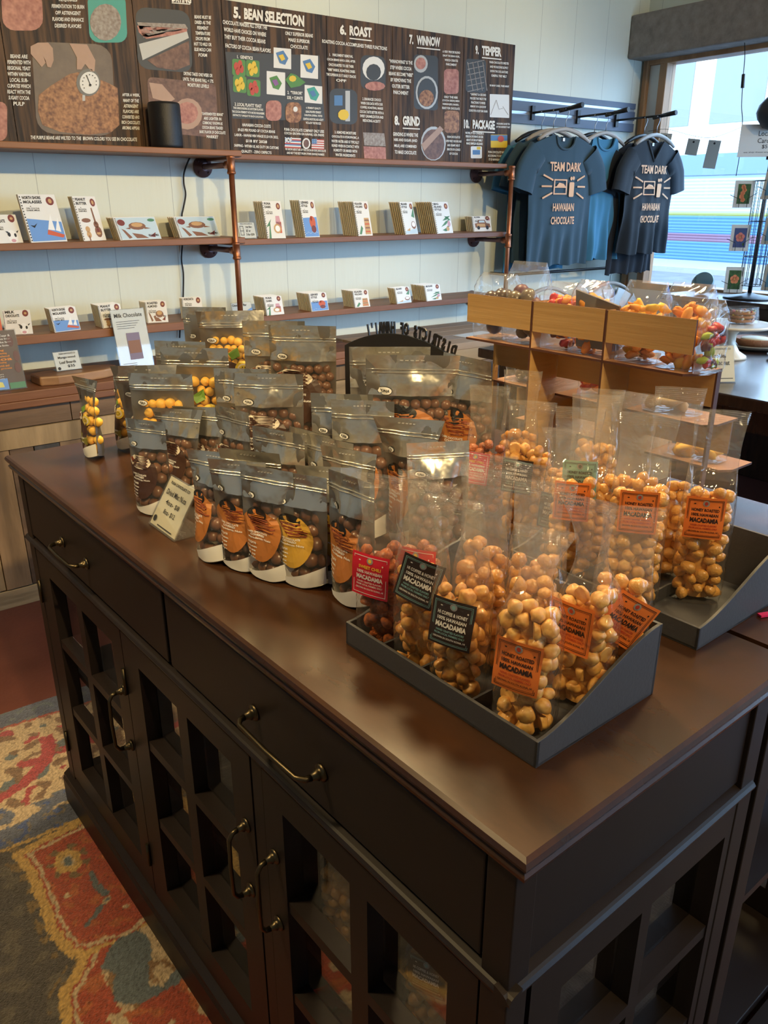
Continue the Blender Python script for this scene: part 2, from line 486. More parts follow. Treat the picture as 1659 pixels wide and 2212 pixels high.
# ================================================================ rug
def in_poly(x, y, P):
    c = False; j = len(P) - 1
    for i in range(len(P)):
        if (P[i][1] > y) != (P[j][1] > y) and x < (P[j][0] - P[i][0]) * (y - P[i][1]) / (P[j][1] - P[i][1]) + P[i][0]: c = not c
        j = i
    return c
def dist_line(x, y, P):
    best = 9
    for i in range(len(P) - 1):
        (x0, y0), (x1, y1) = P[i], P[i + 1]
        dx, dy = x1 - x0, y1 - y0; t = max(0, min(1, ((x - x0) * dx + (y - y0) * dy) / (dx * dx + dy * dy)))
        best = min(best, math.hypot(x - x0 - t * dx, y - y0 - t * dy))
    return best
def rug():
    cream, red, blue, yel, dark, orange = (0.42, 0.31, 0.19), (0.30, 0.055, 0.028), (0.075, 0.085, 0.125), (0.44, 0.27, 0.085), (0.068, 0.058, 0.052), (0.34, 0.095, 0.035)
    g, g2 = (0.10, 0.12, 0.13), (0.30, 0.045, 0.05)
    border = [(-.9, 1.80), (.05, 1.735), (.14, 1.70), (.176, 1.692), (.25, 1.703), (.33, 1.710), (.50, 1.725), (1.4, 1.80)]
    yline = [(.176, 1.692), (.190, 1.62), (.188, 1.52), (.186, 1.42), (.196, 1.355), (.222, 1.322), (.190, 1.285), (.160, 1.262), (.146, 1.20), (.142, 1.10), (.13, .9), (.0, .6)]
    cusp = [(.222, 1.322), (.262, 1.318), (.30, 1.30), (.35, 1.315), (.5, 1.35)]
    x0, x1, y0, y1 = -.9, 2.0, -.9, 2.31
    # fine mesh where the camera looks, coarse elsewhere
    def axis(a, b, f0, f1, fine, coarse):
        r = []; t = a
        while t < b:
            r.append(t); t += fine if f0 <= t <= f1 else coarse
        r.append(b); return r
    xs = axis(x0, x1, .05, .62, .0038, .02); ys = axis(y0, y1, .85, 2.34, .0038, .02)
    vs = []; cols = []
    rnd = random.Random(4)
    def nz(x, y, s, k=0): return noise.noise(Vector((x * s, y * s, k)))
    for y in ys:
        for x in xs:
            wx = x + .006 * nz(x, y, 60, 3) + .004 * nz(x, y, 180, 5); wy = y + .006 * nz(x, y, 60, 9) + .004 * nz(x, y, 180, 2)
            e = 2.31 - (wy + .07 * (wx - .3))
            if e < .075: c = blue if nz(x, y, 40) < .25 else g
            elif e < .085: c = red
            elif wy > 1.86 + .03 * nz(x, y, 9):
                c = cream
                q = math.hypot((wx - .10) / 1.0, (wy - 2.10) / .75)
                if .235 < q < .275 and wy < 2.12: c = g2
                elif nz(wx, wy, 26, 1) > .18: c = (0.17, 0.10, 0.06)
                elif nz(wx, wy, 18, 7) > .32: c = g2
                elif nz(wx, wy, 14, 11) > .3: c = g
            elif dist_line(wx, wy, border) > .0 and wy > 1.70 + .02:
                c = (0.09, 0.10, 0.14) if nz(wx, wy, 30, 4) < .15 else ((0.16, 0.13, 0.10) if nz(wx, wy, 50, 2) > 0 else (0.05, 0.08, 0.20))
                if wy > 1.80 and nz(wx, wy, 16, 8) > -.02: c = cream
                if wy < 1.73: c = yel
            else:
                d = dist_line(wx, wy, yline); d2 = dist_line(wx, wy, border); d3 = dist_line(wx, wy, cusp)
                right = in_poly(wx, wy, yline + [(.0, .3), (2.2, .3), (2.2, 1.75)])
                dm = min(d, d2 if wx > .17 else 9)
                if right and wy > 1.318: dm = min(dm, d3)
                if dm < .011: c = yel
                elif dm < .0155 and right: c = red
                elif dm < .024 and right: c = cream
                elif not right:
                    c = dark if nz(wx, wy, 25, 3) < .2 else (0.105, 0.088, 0.07)
                    if d < .03 and nz(wx, wy, 30, 6) > .05: c = (0.17, 0.11, 0.05)
                elif wy > 1.318:
                    c = red if nz(wx, wy, 45, 3) < .22 else orange
                    # rosettes and stems
                    for (ax, ay, rr) in ((.268, 1.60, .030), (.46, 1.55, .04), (.70, 1.6, .03), (.60, 1.42, .03)):
                        q = math.hypot(wx - ax, (wy - ay) * .75)
                        if q < rr * .38: c = g
                        elif q < rr: c = yel if q > rr * .5 else cream
                        elif q < rr * 1.5 and math.sin(7 * math.atan2(wy - ay, wx - ax)) > .3: c = (0.15, 0.10, 0.05)
                    if dist_line(wx, wy, [(.300, 1.53), (.298, 1.49), (.306, 1.455)]) < .008: c = g
                    if dist_line(wx, wy, [(.244, 1.395), (.285, 1.42), (.300, 1.435)]) < .005: c = g
                    if math.hypot(wx - .302, wy - 1.435) < .010: c = cream if math.hypot(wx - .302, wy - 1.435) > .005 else g
                    if math.hypot(wx - .33, wy - 1.39) < .006 or math.hypot(wx - .235, wy - 1.50) < .006: c = cream
                else:
                    t = nz(wx, wy, 12, 21)
                    if wx > .235 + .0 * wy and wy > 1.15 and wx + (1.318 - wy) * .8 > .27:
                        c = g if t < 0 else (cream if nz(wx, wy, 34, 4) < .1 else (0.20, 0.11, 0.05))
                    else:
                        c = red if nz(wx, wy, 26, 31) < .18 else orange
                        if nz(wx, wy, 20, 17) > .38: c = cream
            k = 1 + .3 * nz(x, y, 130, 8) + .75 * nz(x, y, 333.3, 1)
            cols.append((c[0] * k, c[1] * k, c[2] * k, 1))
            vs.append((x, y, .0075 + .0012 * nz(x, y, 250, 6)))
    W = len(xs); Hh = len(ys)
    fs = [(j * W + i, j * W + i + 1, (j + 1) * W + i + 1, (j + 1) * W + i) for j in range(Hh - 1) for i in range(W - 1)]
    mb = MB(); mb.add(vs, fs, 0, True)
    m = mat('rug_pile', rough=.95, spec=.1, sheen=.3, vcol='Col', bump=.6, bscale=350)
    me = mb.mesh('patterned_rug', m)
    ca = me.color_attributes.new('Col', 'FLOAT_COLOR', 'POINT')
    ca.data.foreach_set('color', [c for q in cols for c in q])
    o = bpy.data.objects.new('patterned_rug', me); COL.objects.link(o)
    tag(o, 'worn oriental rug in red, cream, blue and gold under the dark cabinets', 'rug')
    MB().box(x0, x1, y0, y1, .0005, .0055).build('backing', mat('rug_back', (.12, .09, .06), .9), o)
rug()

# ================================================================ display cabinets (the counter)
TOPW = mat('stained_top', (0.056, 0.0215, 0.0085), 0.25, spec=.35, coat=.04, noise_amt=.5, nscale=5, stretch=(3, 1, 1), col2=(0.024, 0.012, 0.007), bump=.0, bscale=30, detail=6)
BLK = mat('espresso_wood', (0.016, 0.0105, 0.009), 0.45, spec=.3, noise_amt=.3, nscale=20, stretch=(1, 1, .1), col2=(0.014, 0.009, 0.008))
BRASS = mat('aged_brass', (0.11, 0.085, 0.05), 0.38, metal=1)
CGLASS = film('cabinet_glass', (.92, .93, .95), 0.0, 0.03, 0, ior=2.7)
def cabinet():
    L_, D = 1.474, .486
    root = empty('display_cabinet', CW(0, 0, .0085), RC)
    Z = lambda z: z - .0085
    # local: x = depth (u), y = along the front (v)
    prof = [(0.012, .902), (0.010, .908), (0.004, .911), (0.002, .917), (0.006, .921), (0.006, .924), (0.000, .927), (-.002, .932), (0.0, .937), (0.004, .94)]
    top = MB()
    n = len(prof)
    vs = []
    for (o, z) in prof:
        vs += [(o, o, Z(z)), (D - o * .0, o, Z(z)), (D, L_ - o, Z(z)), (o, L_ - o, Z(z))]
    fs = []
    for i in range(n - 1):
        for k in range(4):
            k2 = (k + 1) % 4
            fs.append((i * 4 + k, i * 4 + k2, (i + 1) * 4 + k2, (i + 1) * 4 + k))
    fs.append((0, 3, 2, 1)); fs.append(tuple((n - 1) * 4 + k for k in range(4)))
    top.add(vs, fs)
    top.build('countertop', TOPW, root)
    b0, v0, v1, d1 = .014, .02, 1.455, D - .002
    fr = MB()
    fr.box(b0, b0 + .03, v0, v0 + .035, Z(.10), Z(.902)).box(b0, b0 + .03, v1 - .035, v1, Z(.10), Z(.902))
    fr.box(d1 - .035, d1, v0, v0 + .035, Z(.10), Z(.902)).box(d1 - .035, d1, v1 - .035, v1, Z(.10), Z(.902))
    fr.box(b0 + .03, d1 - .035, v0 + .006, v0 + .022, Z(.765), Z(.902))           # side apron
    fr.box(b0 + .03, d1 - .035, v1 - .022, v1 - .006, Z(.765), Z(.902))
    fr.box(d1 - .012, d1 - .002, v0 + .03, v1 - .03, Z(.10), Z(.902))               # back board
    fr.box(b0 + .01, d1 - .012, v0 + .03, v1 - .03, Z(.755), Z(.765))
    fr.box(b0 + .01, d1 - .012, v0 + .02, v1 - .02, Z(.09), Z(.11))                 # bottom
    fr.box(b0 + .002, b0 + .03, .467, .496, Z(.10), Z(.755))                        # post between doors
    fr.build('carcass', BLK, root, bevel=.0015)
    MB().box(b0 + .03, d1 - .014, v0 + .03, v1 - .03, Z(.425), Z(.44)).build('inner_shelf', BLK, root)
    rl = MB()
    pr = [(0, .744), (-.005, .747), (-.006, .751), (-.003, .755), (0, .757)]
    rl.prism([(b0 + .012, Z(.742))] + [(b0 + p[0], Z(p[1])) for p in pr] + [(b0 + .012, Z(.760))], v0 - .008, v1 + .008, 'y')
    rl.prism([(v0 + .012, Z(.742))] + [(v0 + p[0], Z(p[1])) for p in pr] + [(v0 + .012, Z(.760))], b0 - .006, d1 - .006, 'x')
    rl.build('waist_moulding', BLK, root)
    pl = MB()
    pl.prism([(0.0, 0), (0.0, Z(.080)), (.004, Z(.088)), (.004, Z(.094)), (.018, Z(.104)), (.03, Z(.104)), (.03, 0)], .0, L_, 'y')
    pl.prism([(0.0, 0), (0.0, Z(.080)), (.004, Z(.088)), (.004, Z(.094)), (.018, Z(.104)), (.03, Z(.104)), (.03, 0)], .0, D - .002, 'x')
    pl.box(.03, D - .002, L_ - .03, L_, 0, Z(.10)).box(D - .03, D - .002, .03, L_ - .03, 0, Z(.10))
    pl.build('plinth', BLK, root)
    # drawers
    def pull(parent, a, b, vert=False):
        m = MB()
        a = Vector(a); b = Vector(b); out = Vector((-.030, 0, 0))
        for p in (a, b):
            m.lathe([(.0, .0), (.011, .0), (.012, .002), (.009, .004), (.0065, .005), (.008, .008), (.005, .011), (.0045, .016)], n=14,
                    M=Matrix.Translation(p) @ Matrix.Rotation(-PI / 2, 4, 'Y'))
        d = (b - a).normalized()
        pts = [a + out * .5, a + out * .8 + d * .002, a + out + d * .012, a.lerp(b, .5) + out * 1.05, b + out - d * .012, b + out * .8 - d * .002, b + out * .5]
        m.tube(pts, [.0045, .0038, .0034, .0034, .0034, .0038, .0045], 8)
        return m.build('handle', BRASS, parent)
    for (a, b_, h0, h1) in ((.058, .732, .319, .472), (.742, 1.418, 1.075, 1.205)):
        d = MB().box(b0 + .001, b0 + .02, a, b_, Z(.768), Z(.896)).build('drawer', BLK, root, bevel=.002)
        hc = (a + b_) / 2
        pull(d, (b0 + .001, h0, Z(.822)), (b0 + .001, h1, Z(.822)))
    # glazed doors
    rows = [(.535, .690), (.355, .515), (.175, .335)]
    def door(name, A, B, along, cols, hinge=None):
        """along='v': on the long front; 'u': on the short side"""
        m = MB(); cols = sorted(cols)
        def bx(a, b_, z0, z1, o0, o1):
            if along == 'v': m.box(b0 + o0, b0 + o1, a, b_, z0, z1)
            else: m.box(a, b_, v0 + o0, v0 + o1, z0, z1)
        zt, zb = Z(.736), Z(.112)
        bx(A, B, Z(rows[0][1]), zt, .001, .030); bx(A, B, zb, Z(rows[2][0]), .001, .030)
        bx(A, cols[0][0], Z(rows[2][0]), Z(rows[0][1]), .001, .030); bx(cols[-1][1], B, Z(rows[2][0]), Z(rows[0][1]), .001, .030)
        for i in range(len(cols) - 1): bx(cols[i][1], cols[i + 1][0], Z(rows[2][0]), Z(rows[0][1]), .003, .028)
        for i in range(2):
            for c in cols: bx(c[0], c[1], Z(rows[i + 1][1]), Z(rows[i][0]), .003, .028)
        o = m.build(name, BLK, root)
        for r_ in rows:
            for c in cols:
                q = MB()
                if along == 'v': q.box(b0 + .0275, b0 + .0295, c[0], c[1], Z(r_[0]), Z(r_[1]))
                else: q.box(c[0], c[1], v0 + .0275, v0 + .0295, Z(r_[0]), Z(r_[1]))
                q.build('pane', CGLASS, o)
        if hinge:
            for zz in (.63, .22):
                MB().tube([(b0 - .003, hinge, Z(zz - .028)), (b0 - .003, hinge, Z(zz + .028))], .0035, 8).build('hinge', BRASS, o)
        return o
    D1 = door('door', .950, 1.418, 'v', [(1.190, 1.346), (1.000, 1.160)], 1.42)
    D2 = door('door', .498, .947, 'v', [(.735, .880), (.555, .700)], .948)
    D3 = door('door', .058, .465, 'v', [(.272, .417), (.100, .238)], .056)
    pull(D1, (b0 + .001, .968, Z(.600)), (b0 + .001, .968, Z(.475)))
    pull(D2, (b0 + .001, .520, Z(.600)), (b0 + .001, .520, Z(.475)))
    pull(D3, (b0 + .001, .442, Z(.600)), (b0 + .001, .442, Z(.475)))
    door('side_panel', .052, d1 - .037, 'u', [(.103, .252), (.272, .432)])
    return root
cabA = cabinet()
tag(cabA, 'near black-brown display cabinet with glazed doors and brass pulls under the nut bags', 'cabinet', 'two display cabinets back to back')
cabB = copy_tree(cabA)
tag(cabB, 'far display cabinet backed against the near one, under the plywood rack', 'cabinet', 'two display cabinets back to back')
cabB.location = CW(.982, 1.474, .0085); cabB.rotation_euler = (0, 0, RC + PI)
# ================================================================ pallet wood counters along the back wall
PCOL = [(0.30, 0.18, 0.10), (0.52, 0.36, 0.19), (0.17, 0.105, 0.065), (0.42, 0.27, 0.15), (0.62, 0.46, 0.27), (0.09, 0.085, 0.085), (0.36, 0.20, 0.12)]
PM = [wood('pallet_board_%d' % i, c, tuple(k * .38 for k in c), 9, (1, 1, .12) if i % 2 else (.12, 1, 1), .75, bump=.3, contrast=.8) for i, c in enumerate(PCOL)]
WALNUT = wood('shelf_wood', (0.30, 0.125, 0.052), (0.15, 0.055, 0.022), 7, (.12, 1, 1), .5, contrast=.8)
rnd = random.Random(11)
pc = empty('pallet_counter', (0, 0, 0), 0, 'counter clad in mixed reclaimed pallet boards below the left wall shelves', 'counter')
mb = MB()
mb.box(-1.2, 2.16, 3.0, 3.19, .79, .822, 0).box(-1.2, 2.16, 3.193, YB - .005, .79, .822, 1)
mb.box(-1.2, 2.16, 2.995, 3.03, .765, .79, 0)
mb.build('top_board', [WALNUT, wood('shelf_wood_dark', (0.22, 0.10, 0.05), (0.12, 0.05, 0.025), 7, (.12, 1, 1), .6)], pc, bevel=.003)
mb = MB()
mb.box(-1.2, 2.14, 3.05, YB - .01, .0, .76, 3)
x = -1.2
while x < 2.14:   # top rails
    w_ = rnd.uniform(.35, .7); e = min(x + w_, 2.14)
    mb.box(x, e - .003, 3.028, 3.05, .690, .762, rnd.choice([0, 3, 6])); mb.box(x + .05, min(e + .04, 2.14), 3.022, 3.05, .615, .686, rnd.choice([1, 4, 1])); x = e
x = -1.2; k = 0
while x < 2.13:
    w_ = rnd.uniform(.06, .11); e = min(x + w_, 2.14); mi = rnd.choice([0, 1, 2, 3, 4, 5, 6, 1, 4])
    if .60 < x < .68: mi = 5
    zt = rnd.choice([.612, .612, .612])
    mb.box(x, e - .003, 3.030 - .004 * (k % 2), 3.05, .075, zt, mi); x = e; k += 1
mb.box(-1.2, 2.14, 3.024, 3.05, .0, .07, 4)
mb.build('board_cladding', PM, pc, bevel=.001)
pc2 = empty('pallet_counter', (0, 0, 0), 0, 'pale counter of stacked horizontal pallet boards behind the plywood rack', 'counter')
PL = [wood('pale_board_%d' % i, c, tuple(k * .7 for k in c), 7, (.1, 1, 1), .75, contrast=.7) for i, c in enumerate([(0.60, 0.46, 0.30), (0.42, 0.33, 0.27), (0.50, 0.36, 0.25), (0.34, 0.26, 0.22)])]
mb = MB(); mb.box(2.2, 3.13, 2.88, YB - .01, 0, .79, 3)
for i in range(12):
    z1 = .79 - i * .066; x = 2.2
    while x < 3.13:
        e = min(x + rnd.uniform(.3, .6), 3.13); mb.box(x, e - .003, 2.86 - .006 * rnd.random(), 2.88, z1 - .063, z1, rnd.choice([0, 1, 2, 0, 3])); x = e
mb.build('board_cladding', PL, pc2)
mb = MB(); y = 2.855
while y < 3.40:
    e = min(y + .11, YB - .01); mb.box(2.2, 3.13, y, e - .003, .79, .822, rnd.choice([1, 2, 3])); y = e
mb.build('top_board', PL, pc2, bevel=.002)
tag(MB().box(0, .22, 0, .12, 0, .0012).build('price_paper', mat('paper', (.80, .82, .80), .7), loc=(2.72, 2.93, .8225), rot=(0, 0, .1)), 'blank white paper sheet lying on the pale pallet counter', 'paper')

# ================================================================ pipe shelving
unit = empty('pipe_frame', (0, 0, 0), 0, 'copper coloured pipe frame with round wall flanges carrying the wall shelves', 'pipe frame')
for (x0, x1, y0, z1, th, lb) in ((-1.2, 1.645, 3.165, 1.645, .022, 'top wooden shelf left of the copper pipe, carrying the speaker'), (1.60, 3.165, 3.185, 1.634, .022, 'top wooden shelf right of the copper pipe, under the numbered boards'),
        (-1.2, 1.635, 3.160, 1.314, .024, 'middle wooden shelf left of the copper pipe, with turtle bars'), (1.59, 3.19, 3.178, 1.305, .024, 'middle wooden shelf right of the copper pipe, with tall bar rows'),
        (-1.2, 1.62, 3.16, .992, .032, 'bottom wooden shelf left of the copper pipe, just above the counter'), (1.60, 3.17, 3.172, .984, .026, 'bottom wooden shelf right of the copper pipe, with small square bars')):
    tag(MB().box(x0, x1, y0, YB - .004, z1 - th, z1).build('wall_shelf', WALNUT, bevel=.003), lb, 'shelf', 'wooden wall shelves on pipe brackets')
COPPER = mat('copper_pipe', (0.42, 0.17, 0.085), .38, metal=.75, noise_amt=.5, nscale=20, col2=(0.28, 0.10, 0.05))
IRON = mat('flange_iron', (0.17, 0.11, 0.12), .5, metal=.6)
for px in (1.585, 3.165, -.9):
    P = MB().tube([(px, 3.150, .824), (px, 3.150, 1.612)], .0115, 14)
    for zz in (.955, 1.272, 1.600):
        P.lathe([(.0135, -.045), (.0175, -.043), (.0175, -.036), (.0155, -.034), (.0155, .012), (.0175, .014), (.0175, .022), (.0135, .024)], (px, 3.150, zz), 16)
        P.tube([(px, 3.150, zz - .010), (px, 3.19, zz - .010)], .0155, 14)
    P.lathe([(.03, 0), (.03, .006), (.014, .008), (.014, .02)], (px, 3.150, .823), 18)
    P.build('pipe', COPPER, unit)
    for zz in (.945, 1.262, 1.590):
        B = MB()
        B.tube([(px, 3.18, zz), (px, YB - .004, zz)], .0115, 12)
        B.lathe([(.0, .0), (.042, .0), (.042, .008), (.018, .010), (.016, .028)], n=22, M=Matrix.Translation((px, YB - .002, zz)) @ Matrix.Rotation(PI / 2, 4, 'X'))
        for k in range(4):
            a = PI / 4 + k * PI / 2
            B.lathe([(.0, .0), (.006, .0), (.0, .004)], n=8, M=Matrix.Translation((px + .031 * math.cos(a), YB - .011, zz + .031 * math.sin(a))) @ Matrix.Rotation(PI / 2, 4, 'X'))
        B.build('bracket_pipe', IRON, unit)

# ================================================================ information boards on the top shelf
BY = 3.33
BOARD = wood('board_print', (0.115, 0.058, 0.026), (0.014, 0.008, 0.006), 5, (11, 1, .6), .65, bump=0, contrast=1.1)
INK = mat('white_print', (0.80, 0.79, 0.74), .6)
PIC = [mat('print_beans', (0.46, 0.22, 0.09), .5, noise_amt=.55, nscale=75, col2=(0.14, 0.05, 0.02), detail=1),   # 0
       mat('print_skin', (0.50, 0.33, 0.24), .5, noise_amt=.3, nscale=10, col2=(0.36, 0.22, 0.16)),               # 1
       mat('print_jute', (0.20, 0.15, 0.11), .5, noise_amt=.4, nscale=12, col2=(0.10, 0.075, 0.06)),              # 2
       mat('print_grey', (0.40, 0.37, 0.33), .5, noise_amt=.4, nscale=90, col2=(0.18, 0.13, 0.11), detail=1),     # 3
       mat('print_teal', (0.05, 0.34, 0.29), .5),                                                                 # 4
       mat('print_pinkbeans', (0.52, 0.24, 0.18), .5, noise_amt=.5, nscale=60, col2=(0.30, 0.10, 0.08), detail=1),# 5
       mat('print_white', (0.74, 0.75, 0.74), .5),                                                                # 6
       mat('print_dark', (0.045, 0.048, 0.050), .5),                                                              # 7
       mat('print_red', (0.50, 0.06, 0.03), .5), mat('print_yellow', (0.72, 0.50, 0.03), .5),                     # 8 9
       mat('print_green', (0.08, 0.24, 0.05), .5), mat('print_blue', (0.08, 0.20, 0.42), .5),                     # 10 11
       mat('print_brown', (0.22, 0.11, 0.07), .5, noise_amt=.4, nscale=60, col2=(0.08, 0.035, 0.025), detail=1),  # 12
       mat('print_purple', (0.24, 0.10, 0.30), .5), mat('print_silver', (0.45, 0.46, 0.45), .35)]                 # 13 14
def on_board(px, py):
    p = aty(px, py, BY - .0045); return (p.x, p.y, p.z)
def on_board2(px, py):
    p = aty(px, py, BY - .0055); return (p.x, p.y, p.z)
def on_text(px, py):
    p = aty(px, py, BY - .0085); return (p.x, p.y, p.z)
def on_board3(px, py):
    p = aty(px, py, BY - .0065); return (p.x, p.y, p.z)
def rnd_rect(cx, cy, w, h, r=.25, skew=0.0, sl=0.0):
    pts = []
    for (sx, sy, a0) in ((1, 1, 0), (-1, 1, 90), (-1, -1, 180), (1, -1, 270)):
        for k in range(5):
            a = R(a0 + k * 22.5); rr = r * min(w, h)
            x = sx * (w / 2 - rr) + rr * math.cos(a); y = sy * (h / 2 - rr) + rr * math.sin(a)
            pts.append((cx + x + skew * y, cy + y + sl * x))
    return pts
def board(x0p, x1p, yref, ztop, label):
    xa = aty(x0p, yref, BY).x; xb = aty(x1p, yref, BY).x
    b = MB().box(xa + .001, xb - .001, BY - .004, BY + .002, 1.6465 if xb < 1.6 else 1.6355, ztop).build('info_board', BOARD)
    return tag(b, label, 'sign board', 'information boards on the top shelf')
def lines(mb, txts, cx, cy, w, dy, h, sl=0.0, bold=.03, fn=on_text):
    mb.mark()
    n = len(txts)
    for i, t in enumerate(txts):
        ww = w * min(1, .28 + len(t) / max(len(q) for q in txts) * .72)
        y = cy + (i - (n - 1) / 2) * dy
        put_text(mb, t, 0, 0, ww, h, lambda s, v, y=y: fn(cx + s, y - v + sl * s), 0, bold)
ZB = 2.199
b1 = board(-150, 22, 200, ZB + .25, 'dark plank-print cocoa board cut off by the left picture edge')
m = MB(); m.mark(); patch(m, rnd_rect(-12, 262, 55, 85, .3), on_board, 0); m.build('printed_picture', PIC[5], b1)
b2 = board(22.5, 303, 200, ZB + .25, 'fermentation board with thermometer and hands photo over cocoa beans')
t = MB()
lines(t, ['REQUIRES', 'FERMENTATION TO BURN', 'OFF ASTRINGENT', 'FLAVORS AND ENHANCE', 'DESIRED FLAVORS'], 147, 28, 70, 14, 8.5, .03)
lines(t, ['BEANS ARE', 'FERMENTED WITH', 'REGIONAL YEAST', 'WITHIN VARYING', 'LOCAL SUB-', 'CLIMATES WHICH', 'REACT WITH THE', 'SUGARY COCOA', 'PULP'], 41, 173, 50, 12.8, 8.5, .03)
lines(t, ['AFTER A WEEK,', 'MANY OF THE', 'ASTRINGENT', 'FLAVORS ARE', 'CONVERTED AND', 'RICH CHOCOLATE', 'AROMAS APPEAR'], 283, 241, 40, 11.8, 7.5, .03)
lines(t, ['THE PURPLE BEANS ARE WILTED TO THE  BROWN COLORS YOU SEE IN CHOCOLATE'], 181, 299, 230, 10, 8, .02)
t.build_split('lettering', INK, b2)
m = MB()
m.mark(); patch(m, rnd_rect(48, 22, 88, 88, .3, .05), on_board, 5)
m.mark(); patch(m, rnd_rect(232, 38, 82, 108, .25, .05), on_board, 4); patch(m, ellipse(16, 34, 40, 228, 48), on_board2, 3)
m.mark(); patch(m, rnd_rect(160, 192, 172, 198, .2, .06, .04), on_board, 2)
patch(m, [(84, 205), (110, 185), (150, 160), (168, 156), (200, 165), (235, 180), (254, 190), (258, 270), (240, 286), (190, 291), (130, 285), (92, 270), (82, 240)], on_board2, 0)
patch(m, [(66, 100), (82, 92), (104, 92), (114, 104), (116, 130), (110, 146), (102, 144), (100, 134), (90, 145), (78, 130), (66, 116)], on_board3, 1)
patch(m, [(150, 94), (188, 96), (206, 130), (204, 154), (196, 154), (184, 138), (176, 150), (166, 150), (166, 124)], on_board3, 1)
m.build_split('printed_picture', PIC, b2)
m = MB()
patch(m, ellipse(28, 26, 29.5, 191, 178), on_board3, 0)
patch(m, ellipse(28, 21, 24, 193, 179), lambda a, c: tuple(Vector(on_board3(a, c)) + Vector((0, -.001, 0))), 1)
q = lambda a, c: tuple(Vector(on_board3(a, c)) + Vector((0, -.002, 0)))
patch(m, bar2(195, 184, 187, 164, 2.0), q, 2); patch(m, ellipse(8, 3, 3, 194.5, 184), q, 2); patch(m, rectp(178, 184, 205, 218), on_board3, 3)
for k in range(10):
    a = R(-220 + k * 26); patch(m, ellipse(5, 1.5, 1.5, 193 + 15 * math.cos(a), 179 + 17.5 * math.sin(a)), q, 2)
m.build('thermometer_print', [mat('gauge_rim', (0.12, 0.12, 0.11), .4), PIC[6], PIC[7], PIC[14]], b2)
b3 = board(303.5, 489, 200, ZB + .2, 'drying board with tilted cocoa tray photo and scooping hand photo')
t = MB()
lines(t, ['BEANS MUST BE', 'DRIED AS THE', 'FERMENT', 'TEMPERATURE', 'DROPS FROM', 'HOT TO MILD OR', 'ELSE MOLD CAN', 'FORM'], 438, 78, 38, 11.7, 7.5, .05)
lines(t, ['DRYING TAKES ONE WEEK OR', 'UNTIL THE BEANS FALL < 17%', 'MOISTURE LEVELS'], 428, 173, 66, 12, 7.5, .08)
lines(t, ['"UNFERMENTED BEANS"', 'ARE LIGHTER IN', 'COMMONLY KNOWN AS', 'COCOA BEANS TRADED', 'BASIC FLAVOR OF CHOCOLATE', 'MARKET'], 459, 271, 56, 9.8, 6.5, .05)
put_text(t, 'DRYING', 392, 0, 42, 18, lambda s, v: on_board(s, -3 - v + .1 * (s - 392)), 0, .05)
patch(t, bar2(371, 6, 411, 9, 2), on_board)
t.build_split('lettering', INK, b3)
m = MB()
m.mark(); patch(m, rnd_rect(354, 86, 118, 134, .2, .05, .08), on_board, 7)
patch(m, [(296, 48), (400, 52), (406, 62), (310, 82)], on_board2, 3); patch(m, [(296, 55), (404, 62), (404, 72), (316, 84), (300, 70)], on_board2, 5)
patch(m, [(300, 95), (404, 68), (408, 82), (308, 130)], on_board3, 14); patch(m, [(318, 130), (408, 88), (410, 140), (380, 152), (340, 146)], on_board2, 12)
m.mark(); patch(m, rnd_rect(395, 232, 148, 118, .1, .05, .1), on_board, 12)
patch(m, [(322, 178), (350, 182), (378, 214), (365, 222), (330, 212)], on_board2, 1)
patch(m, ellipse(16, 32, 34, 405, 246), on_board2, 1); patch(m, ellipse(12, 24, 24, 404, 244), on_board3, 5)
m.build_split('printed_picture', PIC, b3)
b4 = board(489.5, 706.5, 200, ZB, 'wide "5. Bean Selection" board with island maps and two flags')
t = MB()
def title(t, num, txt, x0, x1, xt, yc, h, sl):
    t.mark()
    put_text(t, num, 0, 0, xt - x0 - 8, h, lambda s, v: on_text((x0 + xt - 6) / 2 + s, yc + sl * ((x0 + xt) / 2 - (x0 + x1) / 2) + sl * s - v), 0, .05)
    cx = (xt + x1) / 2; cc = yc + sl * (cx - (x0 + x1) / 2)
    put_text(t, txt, 0, 0, x1 - xt, h, lambda s, v: on_text(cx + s, cc + sl * s - v), 0, .05)
    patch(t, [(xt, cc - sl * (cx - xt) + h * .72), (x1, cc + sl * (x1 - cx) + h * .72), (x1, cc + sl * (x1 - cx) + h * .84), (xt, cc - sl * (cx - xt) + h * .84)], on_text)
title(t, '5.', 'BEAN SELECTION', 503, 657, 527, 36, 25, .13)
lines(t, ['CHOCOLATE MAKERS ALL OVER THE', 'WORLD HAVE CHOICES ON WHERE', 'THEY BUY THEIR COCOA BEANS'], 529, 69, 96, 15.5, 9, .13)
lines(t, ['ONLY SUPERIOR BEANS', 'MAKE SUPERIOR', 'CHOCOLATE'], 646, 88, 60, 13.5, 8, .1)
lines(t, ['FACTORS OF COCOA BEAN FLAVORS'], 536, 104, 98, 12, 9, .12)
lines(t, ['1.  GENETICS'], 529, 124, 34, 10, 7, .1); lines(t, ['3. LOCAL PLANTS\' YEAST'], 536, 227, 58, 10, 7.5, .08)
lines(t, ['THE SURROUNDING ECOSYSTEM FLAVORS', 'THE COCOA FERMENT WITH MICROORGANISMS', 'DISTINCTLY UNIQUE TO EACH LOCATION'], 536, 243, 70, 8, 5, .07)
lines(t, ['2.  "TERROIR"', 'SOIL + CLIMATE'], 637, 206, 34, 11, 7, .06); lines(t, ['4. FERMENT QUALITY', 'USING PROPER FERMENT', 'DURATION, SEVERAL TESTED', 'CONTROLS MOISTURE AND ACIDITY', 'WE SLOW THE PROCESS'], 677, 250, 44, 8, 5, .06)
